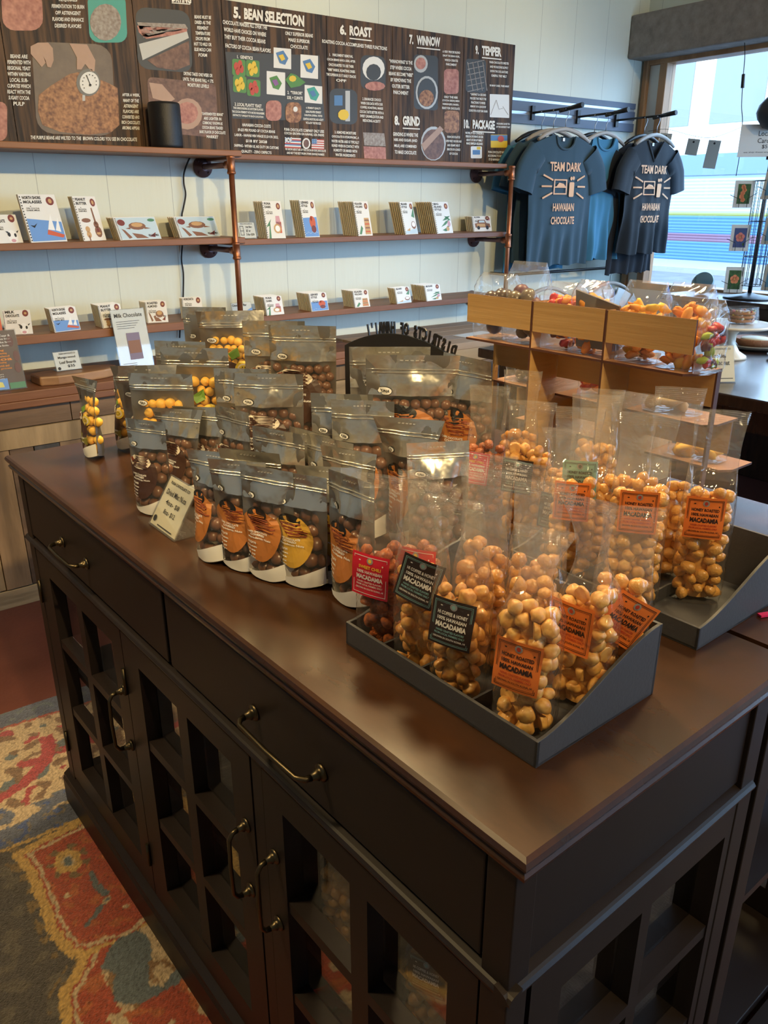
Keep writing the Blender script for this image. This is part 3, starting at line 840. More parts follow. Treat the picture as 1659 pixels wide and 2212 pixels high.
lines(t, ['HAWAIIAN COCOA COSTS', '$9-$25 PER POUND OF COCOA BEANS', 'LABOR - HAWAII MIN WAGE IS $14 IN 2023,', '$18 BY 2028', 'SHIPPING - WITHIN US, NO DUTY OR CUSTOMS', 'QUALITY - ZERO DEFECTS'], 554, 300, 96, 11.5, 7, .06)
lines(t, ['PUNA CHOCOLATE COMPANY ONLY USES', 'COCOA GROWN ON HAWAII, USA FARMS'], 657, 286, 86, 8.5, 6.5, .06)
lines(t, ['WE GROW ABOUT 60% OF THE COCOA IN OUR CHOCOLATE', 'AND BUY THE REST FROM OTHER HAWAII FARMERS'], 660, 328, 88, 8, 5, .05)
t.build_split('lettering', INK, b4)
m = MB()
m.mark(); patch(m, [(487, 112), (690, 120), (702, 262), (502, 256)], on_board, 7)
for (cx, cy, c1, c2) in ((516, 146, 8, 10), (546, 148, 9, 10), (518, 182, 9, 8), (548, 190, 8, 10)):
    patch(m, rnd_rect(cx, cy, 29, 36, .15, 0, .1), on_board2, 10)
    for k in range(4):
        a = k * 1.57 + .4; patch(m, ellipse(10, 5, 9, cx + 6.5 * math.cos(a), cy + 8 * math.sin(a)), on_board3, c1 if k % 2 else (9 if c1 == 9 else 8))
for (cx, cy, w_, h_, c1, c2) in ((610, 126, 38, 44, 9, 11), (668, 144, 38, 50, 9, 11), (596, 180, 40, 50, 13, 10), (677, 204, 38, 38, 11, 4)):
    patch(m, rnd_rect(cx, cy, w_, h_, .02, 0, .09), on_board2, 6)
    patch(m, [(cx - 14, cy - 12), (cx + 2, cy - 17), (cx + 13, cy), (cx + 6, cy + 14), (cx - 6, cy + 10)], on_board3, c2)
    patch(m, [(cx - 9, cy - 6), (cx + 1, cy - 9), (cx + 6, cy + 2), (cx - 2, cy + 6)], lambda a, c: tuple(Vector(on_board3(a, c)) + Vector((0, -.001, 0))), c1)
patch(m, [(616, 172), (628, 158), (640, 162), (660, 178), (648, 186), (628, 190)], on_board3, 10); patch(m, ellipse(8, 8, 7, 632, 170), lambda a, c: tuple(Vector(on_board3(a, c)) + Vector((0, -.001, 0))), 9)
patch(m, rnd_rect(591, 239, 34, 44, .35), on_board3, 5); patch(m, rnd_rect(634, 243, 34, 44, .35), on_board3, 0); patch(m, ellipse(10, 5, 6, 638, 236), lambda a, c: tuple(Vector(on_board3(a, c)) + Vector((0, -.001, 0))), 6)
m.build_split('printed_picture', PIC, b4)
m = MB()
def flag(x0, x1, y0, y1, st, canton, cm, sl=.05):
    n = len(st)
    for i, c in enumerate(st):
        a = y0 + (y1 - y0) * i / n; b_ = y0 + (y1 - y0) * (i + 1) / n
        patch(m, [(x0, a), (x1, a + sl * (x1 - x0)), (x1, b_ + sl * (x1 - x0)), (x0, b_)], on_board3, c)
    cw = (x1 - x0) * .42; ch = (y1 - y0) * .5; f = lambda a, c: tuple(Vector(on_board3(a, c)) + Vector((0, -.001, 0)))
    f2 = lambda a, c: tuple(Vector(on_board3(a, c)) + Vector((0, -.0018, 0)))
    patch(m, rectp(x0, x0 + cw, y0, y0 + ch), f, 1)
    if cm:
        for bb in (bar2(x0, y0, x0 + cw, y0 + ch, 2), bar2(x0, y0 + ch, x0 + cw, y0, 2), bar2(x0 + cw / 2, y0, x0 + cw / 2, y0 + ch, 3), bar2(x0, y0 + ch / 2, x0 + cw, y0 + ch / 2, 3)): patch(m, bb, f2, 0)
    else:
        for i in range(3):
            for j in range(3): patch(m, ellipse(5, .7, .7, x0 + cw * (i + .5) / 3, y0 + ch * (j + .5) / 3), f2, 0)
flag(615, 650, 297, 319, [0, 2, 1, 0, 2, 1, 0, 2], None, True)
flag(673, 700, 300, 322, [2, 0, 2, 0, 2, 0, 2, 0, 2], None, False)
m.build('printed_flag', [PIC[6], PIC[11], PIC[8]], b4)
m = MB(); patch(m, ellipse(14, 9, 12, 661.5, 310), on_board3, 0); patch(m, ellipse(10, 6, 9, 661.5, 310), lambda a, c: tuple(Vector(on_board3(a, c)) + Vector((0, -.001, 0))), 1); m.build('emblem', [PIC[6], PIC[12]], b4)
b5 = board(707, 846, 200, ZB, '"6. Roast" board with two rounded photos and small text')
t = MB(); title(t, '6.', 'ROAST', 733, 803, 755, 67, 22, .11)
lines(t, ['ROASTING COCOA ACCOMPLISHES THREE FUNCTIONS'], 766, 97, 140, 10, 8, .12)
lines(t, ['1.    PARCHMENT REMOVAL', 'COCOA BEANS HAVE A SKIN, AFTER', 'ONCE ROASTED TO USE THEIR', '"NIBS" INSIDE. ROASTING DRIES', 'THE SUPERIOR SO IT EASILY CRACKS', 'OFF'], 737, 147, 64, 10.8, 6, .09)
lines(t, ['2. ENHANCES CHOCO', 'WHEN OUR DATA WITH OUR', 'COFFEE, ROASTING, MAKES', 'COCOA TASTE BETTER WITH A', 'SWEET CARAMELIZATION AND', 'REDUCING ACIDITY'], 803, 238, 52, 9.3, 6, .07)
lines(t, ['3. REMOVES MOISTURE', 'CHOCOLATE IS HYDROPHOBIC, A', 'WATER HATER AND IS TYPICALLY', 'RUINED WHEN IN CONTACT WITH', 'HUMIDITY OR MIXED WITH', 'WATER INGREDIENTS'], 746, 311, 60, 9.7, 6, .06)
t.build_split('lettering', INK, b5)
m = MB()
m.mark(); patch(m, rnd_rect(806, 157, 54, 74, .25, 0, .08), on_board, 7); patch(m, ellipse(16, 24, 26, 807, 148), on_board2, 6); patch(m, ellipse(12, 16, 18, 807, 156), on_board3, 7); patch(m, ellipse(12, 22, 10, 810, 186), on_board3, 5)
m.mark(); patch(m, rnd_rect(742, 230, 60, 76, .25, 0, .06), on_board, 7); patch(m, rectp(722, 740, 206, 228), on_board2, 11); patch(m, rectp(746, 756, 196, 262), on_board2, 14); patch(m, ellipse(9, 12, 12, 742, 248), on_board3, 9)
patch(m, [(784, 286), (830, 288), (833, 316), (787, 314)], on_board2, 3); patch(m, [(785, 316), (833, 318), (834, 344), (787, 342)], on_board2, 5)
m.build_split('printed_picture', PIC, b5)
b6 = board(846.5, 997.5, 200, ZB, '"7. Winnow" and "8. Grind" board with ladle and bowl photo')
t = MB(); title(t, '7.', 'WINNOW', 883, 951, 900, 88, 21, .1); title(t, '8.', 'GRIND', 851, 907, 870, 261, 21, .05)
lines(t, ['"WINNOWING" IS THE', 'STEP WHERE COCOA', 'BEANS BECOME "NIBS"', 'BY REMOVING THE', 'OUTER BITTER', 'PARCHMENT'], 866, 167, 52, 13.3, 8, .08)
lines(t, ['GRINDING IS WHERE THE', 'NIBS AND SUGAR (AND', 'MILK) ARE COMBINED', 'TO MAKE CHOCOLATE'], 876, 310, 54, 12.8, 8, .05)
lines(t, ['A VERY PRECISE BLEND', 'DROP THE BEAN HUSK,', 'WHICH CREATES', 'PARCHMENT'], 975, 126, 38, 9, 5, .08)
lines(t, ['ONLY THE NIBS', '(COCOA SEEDS) BEEN', 'REMAIN(ED) BASED,', 'READY FOR CHOCOLATE'], 974, 222, 38, 8, 5, .06)
lines(t, ['FROM CHOCOLATE IS', 'SUPER FINELY GROUND AND', 'AND CREAMY AND IT', 'SMOOTH OF A CHOICE', 'OF COCOA'], 980, 314, 34, 9, 5, .04)
t.build_split('lettering', INK, b6)
m = MB()
m.mark(); patch(m, rnd_rect(920, 178, 52, 118, .15, 0, .08), on_board, 7); patch(m, ellipse(16, 15, 19, 909, 138), on_board2, 14); patch(m, ellipse(14, 11, 13, 909, 137), on_board3, 5)
patch(m, ellipse(18, 24, 36, 922, 200), on_board2, 14); patch(m, ellipse(18, 20, 31, 922, 200), on_board3, 7); patch(m, ellipse(14, 16, 18, 921, 212), lambda a, c: tuple(Vector(on_board3(a, c)) + Vector((0, -.001, 0))), 0)
m.mark(); patch(m, rnd_rect(975, 176, 32, 54, .25), on_board, 5); m.mark(); patch(m, rnd_rect(976, 263, 32, 48, .25), on_board, 0)
patch(m, ellipse(18, 27, 37, 936, 310), on_board2, 14); patch(m, ellipse(18, 24, 33, 936, 312), on_board3, 12); patch(m, [(910, 312), (950, 272), (958, 280), (916, 326)], lambda a, c: tuple(Vector(on_board3(a, c)) + Vector((0, -.001, 0))), 1)
m.build_split('printed_picture', PIC, b6)
b7 = board(998, 1107, 200, ZB, '"9. Temper" and "10. Package" board at the right shelf end')
t = MB(); title(t, '9.', 'TEMPER', 1026, 1083, 1041, 110, 20, .1); title(t, '10.', 'PACKAGE', 1001, 1069, 1021, 269, 20, .05)
lines(t, ['WHEN CHOCOLATE IS MELTED', 'AND WE SILICONE SLOWLY', 'DOWN THE COOL BATCHES', 'CAREFUL THEY MELT'], 1078, 150, 42, 9.5, 5, .08)
lines(t, ['"CARVING" IS A SECOND', 'PROCESS THAT MELTS THE', 'FRACTIONS TO MIXES', 'MEMORY OF A QUICKSTEP', 'COOKS FOR A FLEXY BAR GRAIN'], 1033, 222, 40, 8.8, 5, .06)
lines(t, ['IN MANY CASES, THEIR MANY'], 1079, 186, 42, 9, 5, .06); lines(t, ['PACKAGING CAN BE THE', 'OF THE UNIVERSITY PART'], 1087, 271, 30, 7, 4, .04)
lines(t, ['WE FEEL IF YOU CONSIDER A', 'PERSON OF EVENTS EXCESS', 'ABOUT OF GROUP NIMBLY', 'MAKE SIMPLER RELEASES'], 1025, 299, 40, 7.5, 5, .04)
lines(t, ['PUNA CHOCOLATE WAS DESIGNED', 'ACCORDING TO HAWAII CUSTOMER', 'IT IS HAWAIIAN RECOGNIZED'], 1080, 337, 52, 8, 5, .03)
t.build_split('lettering', INK, b7)
m = MB()
m.mark(); patch(m, rnd_rect(1028, 164, 44, 72, .15, 0, .07), on_board, 7)
for k in range(6): patch(m, bar2(1010, 138 + k * 12, 1046, 130 + k * 12, 1.5), on_board2, 3)
for k in range(4): patch(m, bar2(1010 + k * 11, 134, 1022 + k * 10, 196, 1.5), on_board2, 3)
m.mark(); patch(m, rnd_rect(1079, 229, 42, 50, .03, 0, .04), on_board, 6)
for bb in (bar2(1060, 248, 1072, 216, 1), bar2(1072, 216, 1078, 236, 1), bar2(1078, 236, 1086, 234, 1), bar2(1086, 230, 1098, 248, 1)): patch(m, bb, on_board2, 3)
m.mark(); patch(m, rnd_rect(1078, 305, 36, 28, .05), on_board, 9); patch(m, rnd_rect(1078, 298, 36, 12, .05), on_board2, 11); patch(m, ellipse(10, 7, 7, 1082, 300), on_board3, 8)
m.mark(); patch(m, rnd_rect(1029, 329, 24, 26, .1), on_board, 6); patch(m, rnd_rect(1029, 329, 16, 10, .1), on_board2, 11); patch(m, rnd_rect(1034, 320, 8, 6, .1), on_board2, 9)
m.build_split('printed_picture', PIC, b7)

# ---- speaker with its cord
sp_ = aty(357, 265, 3.24)
s = MB().lathe([(0, 0), (.056, .0), (.060, .004), (.061, .012), (.061, .150), (.059, .158), (.054, .161), (0, .161)], n=36)
spk = s.build('cylinder_speaker', mat('black_mesh', (0.008, 0.009, 0.012), .45, bump=.15, bscale=400), loc=(sp_.x, 3.24, 1.6455))
tag(spk, 'black cylindrical speaker standing on the shelf before the drying board', 'speaker')
cord = [aty(*p, 3.405) for p in ((416, 330), (408, 345), (398, 372), (397, 395), (401, 420), (396, 450), (393, 466))]
cord2 = [aty(*p, 3.405) for p in ((393, 466), (395, 500), (394, 528), (392, 560), (396, 590), (396, 625), (395, 650), (390, 690), (388, 730))]
def smooth_path(P, n=6):
    out = []
    for i in range(len(P) - 1):
        p0 = P[max(0, i - 1)]; p1 = P[i]; p2 = P[i + 1]; p3 = P[min(len(P) - 1, i + 2)]
        for k in range(n):
            t = k / n; out.append(.5 * ((2 * p1) + (p2 - p0) * t + (2 * p0 - 5 * p1 + 4 * p2 - p3) * t * t + (3 * p1 - p0 - 3 * p2 + p3) * t ** 3))
    out.append(P[-1]); return out
tag(MB().tube(smooth_path([Vector(v) for v in cord + cord2[1:]]), .0035, 6).build('power_cord', mat('black_cable', (.01, .01, .01), .5)), 'black power cord hanging down the wall behind the shelves', 'cord')
# ================================================================ chocolate bars on the shelves
CARD = mat('bar_card', (0.82, 0.81, 0.77), .55)
KRAFT = mat('bar_kraft', (0.66, 0.52, 0.30), .7)
BK = mat('black_ink', (0.02, 0.02, 0.022), .6)
ART = [CARD, BK, mat('art_maroon', (0.22, 0.05, 0.04), .6), mat('art_blue', (0.16, 0.33, 0.68), .6), mat('art_red', (0.62, 0.12, 0.05), .6), mat('art_brown', (0.26, 0.12, 0.07), .6),
       mat('art_tan', (0.60, 0.36, 0.16), .6), mat('art_green', (0.10, 0.26, 0.14), .6), mat('art_paleblue', (0.55, 0.68, 0.74), .6), mat('art_white', (0.9, 0.9, 0.88), .6), mat('art_pink', (0.65, 0.35, 0.40), .6)]
def art(kind, w, h, title):
    """flat printed cover: local x in 0..w, z in 0..h, on the y=0 face"""
    m = MB()
    def f(s, t, e=.0003): return (s * w, -e, t * h)
    f2 = lambda s, t: f(s, t, .0006); f3 = lambda s, t: f(s, t, .0009)
    P = lambda pts, mi, fn=f: patch(m, pts, fn, mi)
    E = lambda cx, cy, rx, ry, mi, fn=f, n=12: patch(m, ellipse(n, rx, ry, cx, cy), fn, mi)
    for k in range(16): P(rectp(.015, .045, .03 + k * .06, .06 + k * .06), 1)
    land = w > h * 1.2
    if kind == 'turtle' or kind == 'almond':
        if kind == 'turtle': P(rectp(.05, .99, .02, .98), 8)
        tx, ty, k = (.50, .60, 1) if kind == 'turtle' else (.62, .40, .9)
        E(tx, ty, .21 * k, .17, 5, f2); E(tx, ty + .05, .14 * k, .10, 6, f3)
        P([(tx - .19, ty - .05), (tx - .30, ty - .10), (tx - .18, ty - .14)], 5, f2); P([(tx + .18, ty - .05), (tx + .32, ty - .12), (tx + .15, ty - .14)], 5, f2)
        P([(.10, .50), (.18, .42), (.30, .10), (.22, .05)], 5, f2); P([(.32, .30), (.55, .22), (.70, .05), (.40, .06)], 5, f2); P([(.72, .12), (.90, .30), (.86, .08)], 2, f2)
        if kind == 'turtle':
            E(.14, .76, .09, .14, 2, f3); E(.88, .85, .09, .07, 7, f3)
            put_text(m, '58% DARK MILK', .83, .17, .26, .09, f3, 1, .03)
        else:
            P([(.78, .35), (.95, .32), (.9, .22)], 8, f2)
    if kind != 'turtle':
        L = title.split('|')
        tw = .50 if not land else .42
        th = (.075 if h > .12 else .13)
        for i, q in enumerate(L):
            put_text(m, q, .09 + tw * min(1, .25 + len(q) / 9) / 2, .93 - i * th * 1.18, tw * min(1, .25 + len(q) / 9), th * .85, f2, 1, .04)
        y0 = .93 - len(L) * th * 1.18 - .02
        put_text(m, '+', .25, y0 + .015, .04, .03, f2, 1, .03)
        for i in range(2): put_text(m, ('70% COCOA', 'DARK MILK')[i], .30, y0 - th * .55 * (i + .6), .36, th * .42, f2, 1, .03)
        E(.82, .86, .11, .09 if h > .12 else .14, 2, f2); E(.82, .86, .05, .05, 6, f3)
    if kind == 'milk':
        E(.70, .22, .16, .24, 9, f2); E(.60, .30, .05, .08, 1, f3); E(.80, .27, .04, .07, 1, f3); E(.70, .08, .08, .06, 10, f3)
        P([(.50, .42), (.60, .40), (.56, .34)], 1, f3); P([(.86, .40), (.95, .44), (.88, .34)], 1, f3)
    elif kind == 'molasses':
        P([(.05, .50), (.98, .42), (.98, .03), (.05, .02)], 3)
        P([(.50, .16), (.92, .08), (.98, .14), (.55, .26)], 4, f2); P([(.55, .26), (.72, .60), (.74, .24)], 9, f2); P([(.76, .24), (.90, .52), (.90, .20)], 9, f2); P([(.10, .36), (.22, .34), (.30, .40), (.20, .30)], 1, f2)
    elif kind == 'peanut':
        k = .8 if h < .12 else 1
        E(.75, .20, .15, .13 * k, 5, f2); E(.72, .36, .11, .08 * k, 5, f2); P([(.68, .36), (.76, .36), (.72, .74), (.66, .74)], 5, f2); E(.74, .23, .06, .05, 2, f3); E(.74, .16, .09, .03, 6, f3)
        E(.30, .14, .10, .08, 6, f2); E(.30, .26, .10, .07, 6, f2); E(.33, .46 * k, .20, .05, 5, f2)
        P([(.27, .0), (.32, .0), (.32, .12), (.27, .12)], 5, f3)
    elif kind == 'puna':
        P([(.55, .30), (.60, .60), (.80, .60), (.86, .30)], 10, f2); P([(.56, .14), (.58, .44), (.86, .44), (.84, .14)], 4, f2); E(.62, .26, .20, .13, 6, f3); E(.62, .26, .13, .085, 9, lambda s, t: f(s, t, .0012))
        P([(.10, .0), (.22, .42), (.26, .42), (.22, .0)], 7, f2); P([(.02, .30), (.20, .34), (.34, .52), (.18, .42)], 7, f2)
    elif kind == 'leward':
        P([(.05, .52), (.98, .54), (.98, .02), (.05, .02)], 3); E(.66, .40, .20, .17, 4, f2); E(.68, .22, .16, .10, 2, f3); E(.60, .50, .08, .07, 4, f2)
        for k in range(6): P(bar2(.1 + k * .14, .10 + .05 * (k % 2), .2 + k * .14, .12, .012), 8, f2)
    elif kind == 'kilauea':
        P([(.52, .04), (.56, .52), (.88, .52), (.92, .04)], 6, f2)
        for k in range(4): P([(.55, .10 + k * .11), (.89, .10 + k * .11), (.86, .14 + k * .11), (.58, .14 + k * .11)], 5 if k % 2 else 4, f3)
        P([(.10, .05), (.30, .30), (.40, .22), (.24, .04)], 7, f2)
    elif kind == 'island':
        E(.76, .28, .18, .12, 5, f2); E(.76, .30, .14, .08, 9, f3); P([(.70, .55), (.98, .85), (.92, .5)], 7, f2); P([(.05, .02), (.98, .02), (.98, .18), (.05, .10)], 8); P([(.15, .12), (.45, .20), (.40, .10)], 6, f2)
    elif kind == 'big':
        for (a, b_, c, d) in ((.30, .20, .95, .45), (.45, .05, .95, .30), (.60, .55, .98, .40), (.45, .40, .98, .55), (.35, .10, .80, .12)): P([(a, b_), ((a + c) / 2, (b_ + d) / 2 + .05), (c, d), ((a + c) / 2, (b_ + d) / 2 - .05)], 7, f2)
        E(.82, .30, .09, .10, 10, f3); E(.70, .14, .10, .07, 6, f3)
    elif kind == 'car':
        P([(.12, .25), (.10, .52), (.25, .56), (.30, .76), (.66, .76), (.74, .54), (.92, .50), (.94, .25)], 5, f2); P([(.20, .30), (.20, .50), (.66, .50), (.66, .30)], 6, f3)
        E(.28, .24, .08, .13, 1, f3); E(.76, .24, .08, .13, 1, f3); P([(.33, .58), (.35, .71), (.62, .71), (.66, .58)], 8, f3); P([(.78, .72), (.95, .70), (.95, .88), (.78, .88)], 10, f2)
    elif kind == 'horchata':
        E(.72, .30, .26, .22, 10, f2); E(.72, .30, .20, .12, 4, f3)
    return m
ORD = ['second', 'third', 'fourth', 'fifth', 'sixth', 'seventh', 'eighth', 'ninth', 'tenth']
TH = .0055
backs = {}
def stack(kind, title, zs, bl, br, h, n, what, where, pitch=.0125, lean=15, wmin=None):
    a = atz(*bl, zs); b_ = atz(*br, zs)
    a.z = b_.z = zs + .0005
    w_ = (b_ - a).length
    if wmin: w_ = max(w_, wmin)
    ang = math.atan2(b_.y - a.y, b_.x - a.x)
    ang = max(-.30, min(.30, ang))
    front = 3.172
    a.y = max(min(a.y, 3.30), front + .004)
    le = R(lean)
    n = min(n, 1 + int((YB - .012 - h * math.sin(le) - a.y - TH) / pitch))
    q = MB().box(0, w_, 0, TH, 0, h, 0)
    q.m[-3] = 0
    o = q.build('chocolate_bar', [CARD])
    o.rotation_euler = (-le, 0, ang); o.location = a + Vector((0, 0, 0))
    grp = 'chocolate bars on the wall shelves'
    tag(o, 'front %s bar on the %s, cover showing' % (what, where), 'chocolate bar', grp)
    art(kind, w_, h, title).build('cover_print', ART, o, fixn=False)
    key = (round(w_, 3), h)
    bb = MB().box(0, w_, 0, TH, 0, h, 0); bb.m[2] = 1; me = bb.mesh('bar_back', [KRAFT, CARD])
    for k in range(1, n):
        c = bpy.data.objects.new('chocolate_bar', me); COL.objects.link(c)
        c.location = a + Vector((-.0004 * k, pitch * k, 0)); c.rotation_euler = (-le, 0, ang + .02 * math.sin(k * 5))
        tag(c, '%s bar back in the %s row, %s' % (ORD[k - 1], what, where), 'chocolate bar', grp)
ZL2, ZR2, ZL3, ZR3 = 1.314, 1.305, .992, .984
UL, UR_, LL, LR = 'middle shelf, left', 'middle shelf, right', 'bottom shelf, left', 'bottom shelf, right'
stack('milk', 'MILK|CHOCOLATE', ZL2, (-8, 528), (52, 525), .098, 1, 'cow-print milk', UL)
stack('molasses', 'NORTH SHORE|MOLASSES', ZL2, (78, 526), (128, 522), .168, 2, 'molasses sailboat', UL)
stack('peanut', 'PEANUT|BUTTER', ZL2, (182, 521), (230, 519), .162, 4, 'guitar peanut butter', UL)
stack('turtle', '', ZL2, (267, 520), (351, 516), .088, 5, 'larger turtle', UL, pitch=.016, lean=22)
stack('turtle', '', ZL2, (390, 514), (467, 510), .086, 4, 'turtle nearest the cord', UL, pitch=.018, lean=22)
stack('puna', 'PUNA|DARK', ZR2, (584, 516), (623.5, 515), .155, 6, 'tall papaya Puna Dark', UR_, pitch=.0145)
stack('leward', 'LEEWARD|STYLE', ZR2, (687, 515), (719, 514), .160, 6, 'tall Leeward style', UR_, pitch=.0145)
stack('kilauea', 'KILAUEA|VOLCANO', ZR2, (812, 512), (843, 511), .154, 9, 'tall tiki volcano', UR_, pitch=.0145)
stack('island', 'ISLAND|STYLE', ZR2, (897, 508), (924, 506.5), .152, 6, 'tall coconut island', UR_, pitch=.0150)
stack('big', 'BIG|ISLAND|STYLE', ZR2, (967, 506), (998, 504), .152, 9, 'tall leafy Big Island', UR_, pitch=.0145)
stack('car', 'ALOHA', ZR2, (1016, 500), (1055, 499), .078, 5, 'short brown car', UR_)
stack('milk', 'MILK|CHOCOLATE', ZL3, (12, 724), (71.6, 721), .088, 1, 'cow-print milk', LL)
stack('molasses', 'NORTH SHORE|MOLASSES', ZL3, (120, 719), (175.6, 712.5), .088, 5, 'small molasses sailboat', LL)
stack('peanut', 'PEANUT|BUTTER', ZL3, (231, 712.5), (278.6, 707.5), .088, 7, 'small peanut butter', LL)
stack('almond', 'ROASTED|ALMOND', ZL3, (319, 698), (364, 695.7), .084, 6, 'roasted almond turtle', LL)
stack('horchata', 'HORCHATA', ZL3, (398, 690), (440, 688), .088, 3, 'pink horchata', LL)
stack('puna', 'PUNA|DARK', ZR3, (613, 690), (651, 686), .080, 8, 'small Puna Dark', LR)
stack('leward', 'LEEWARD|STYLE', ZR3, (707.6, 680), (745, 676), .080, 9, 'small blue Leeward', LR)
stack('kilauea', 'KILAUEA|VOLCANO', ZR3, (796, 670), (829, 667), .078, 8, 'small tiki volcano', LR)
stack('island', 'ISLAND', ZR3, (869, 658.5), (900, 654.7), .076, 5, 'small coconut island', LR)
stack('big', 'BIG ISLAND', ZR3, (947, 654.7), (979.6, 651), .078, 9, 'small leafy Big Island', LR)

# ================================================================ cards, signs and a board on the wall shelves and pallet counter
ACR = film('acrylic', (.96, .97, .97), .05, .03, 0, ior=1.5)
PAPER = mat('sign_paper', (0.80, 0.80, 0.76), .6)
def card_sign(name, loc, rz, w, h, label, cat, draw, base=.05, lean=18, paper=PAPER, inks=None, grp=None):
    root = empty(name, loc, rz, label, cat, grp)
    le = R(lean)
    M = Matrix.Rotation(-le, 4, 'X')
    a = MB().box(0, w, -.0015, -.0005, 0, h, 0, M).box(0, w, .0015, .0025, 0, h, 0, M).box(0, w, 0, base, 0, .002).build('acrylic_holder', ACR, root)
    MB().box(.003, w - .003, -.0004, .0014, .003, h - .003, 0, M).build('card', paper, root)
    m = MB()
    f = lambda s, t: tuple(M @ Vector((s * w, -.0018, t * h)))
    draw(m, f); m.build('lettering', inks or [BK], root, fixn=False)
    return root
def draw_note(top, rows, seed, logo=True):
    def d(m, f):
        rr = random.Random(seed)
        put_text(m, top, .5, .88, .74, .07, f, 0, .01)
        for i, (x0, x1) in enumerate(rows):
            y = .70 - i * .48 / max(1, len(rows) - 1) if len(rows) > 1 else .5
            scrib(m, x0, x1, y, .14, lambda s, t: f(s, t), 0, rr, .022)
        if logo: patch(m, ellipse(10, .07, .09, .12, .12), f, 0)
        patch(m, rectp(.3, .9, .09, .115), f, 0)
    return d
p = atz(522, 517, ZR2)
def draw_unit(m, f):
    put_text(m, 'PUNA CHOCOLATE CO', .5, .88, .7, .08, f, 0, .01)
    for bb in (rectp(.10, .12, .2, .75), rectp(.28, .30, .2, .75), rectp(.10, .30, .73, .76), rectp(.10, .30, .2, .23), rectp(.10, .3, .45, .48)): patch(m, bb, f, 0)
    put_text(m, 'Any Bars', .62, .68, .36, .15, f, 0); put_text(m, '$7 or', .56, .46, .25, .15, f, 0); put_text(m, '3 for $20', .64, .24, .46, .15, f, 0)
card_sign('price_card', (p.x, 3.20, ZR2 + .001), 0, .082, .070, 'small white price card beside the copper pipe on the middle shelf', 'sign', draw_unit)
p = atz(520, 690, ZR3)
card_sign('price_card', (p.x, 3.21, ZR3 + .001), 0, .10, .062, 'white card with blue edge just right of the pipe on the bottom shelf', 'sign', lambda m, f: (put_text(m, 'Chocolate Bar', .4, .8, .7, .16, f, 0), patch(m, [(.45, .05), (.98, .15), (.98, .6), (.6, .3)], f, 1)), inks=[BK, ART[3]])
# milk chocolate sign (on the pallet counter)
def draw_milk(m, f):
    put_text(m, 'Milk Chocolate', .5, .90, .80, .065, f, 0, .01)
    for i in range(4): patch(m, rectp(.12, .80 - .06 * i, .80 - i * .035, .806 - i * .035), f, 0)
    patch(m, rectp(.34, .72, .20, .62), f, 1); patch(m, rectp(.36, .70, .30, .50), lambda s, t: tuple(Vector(f(s, t)) + Vector((0, -.0004, 0))), 2)
    for i in range(4): patch(m, rectp(.10, .5, .05 + i * .03, .056 + i * .03), f, 0)
p = aty(262, 800, 3.10)
card_sign('product_sign', (p.x, 3.10, .823), .05, .14, .245, 'tall white "Milk Chocolate" sign standing on the pallet counter', 'sign', draw_milk, lean=12, inks=[BK, mat('bar_violet', (.20, .15, .22), .5), ART[5]])
# cocoa brochure
def draw_broch(m, f):
    for i in range(4): put_text(m, ('Cocoa Farm Tour &', 'tasting of cocoa bean', 'growing on the farm', 'and chocolate factory')[i], .60, .90 - i * .055, .56, .040, f, 0, .02)
    for i in range(7): put_text(m, ('tasting', 'farm tour & tasting', 'the big island', 'cocoa', 'chocolate making', 'what to drink and', 'learn the process')[i], .56, .66 - i * .05, .3 + .08 * (i % 4), .038, f, 1, .02)
    for i in range(3): put_text(m, 'www cocoa tours', .36, .27 - i * .035, .5, .02, f, 0, .01)
    patch(m, rectp(.02, .26, .02, .18), f, 2); patch(m, rectp(.28, .66, .02, .20), f, 3); patch(m, [(.36, .06), (.42, .17), (.56, .14), (.58, .06)], lambda s, t: tuple(Vector(f(s, t)) + Vector((0, -.0004, 0))), 4); patch(m, rectp(.68, .98, .02, .12), f, 2)
    for (cx, cy) in ((.86, .80), (.92, .55), (.90, .36)): patch(m, ellipse(12, .06, .09, cx, cy), f, 5)
p = aty(62, 830, 3.03)
card_sign('brochure_stand', (p.x - .178, 3.055, .823), 0, .178, .212, 'brown cocoa tour brochure with orange text in a clear holder', 'brochure', draw_broch, lean=14,
          paper=mat('brochure_brown', (0.085, 0.038, 0.034), .4), inks=[mat('br_white', (.7, .65, .6), .6), mat('br_orange', (.75, .27, .05), .6), ART[7], ART[3], mat('br_yellow', (.7, .65, .2), .6), mat('br_bean', (.16, .08, .07), .6)])
# live-edge board with its price card
q0 = atz(130, 815, .822)
bd = MB()
outl = [(-.165, -.055), (-.10, -.075), (.0, -.078), (.09, -.066), (.145, -.040), (.165, .0), (.150, .035), (.09, .058), (.0, .070), (-.10, .062), (-.17, .045)]
bd.prism([(a * .94, b * .94) for a, b in outl], 0, .034)
lb = bd.build('serving_board', wood('live_edge_wood', (0.44, 0.24, 0.11), (0.20, 0.09, 0.04), 8, (.25, 1, 1), .4, contrast=.8), loc=(.865, 3.115, .8225), rot=(0, 0, .06), bevel=.006)
tag(lb, 'thick live-edge wooden serving board lying on the pallet counter', 'board')
card_sign('price_card', (.79, 3.11, .8575), .04, .098, .075, 'white handwritten "$35" price card standing on the live-edge board', 'sign',
          lambda m, f: (put_text(m, 'PUNA CHOCOLATE CO', .55, .86, .62, .08, f, 0), put_text(m, 'Mango-wood', .5, .66, .66, .15, f, 0), put_text(m, 'Leaf Boards', .5, .43, .62, .14, f, 0), put_text(m, '$35', .6, .22, .28, .15, f, 0), patch(m, ellipse(10, .06, .08, .14, .14), f, 0)), lean=20)
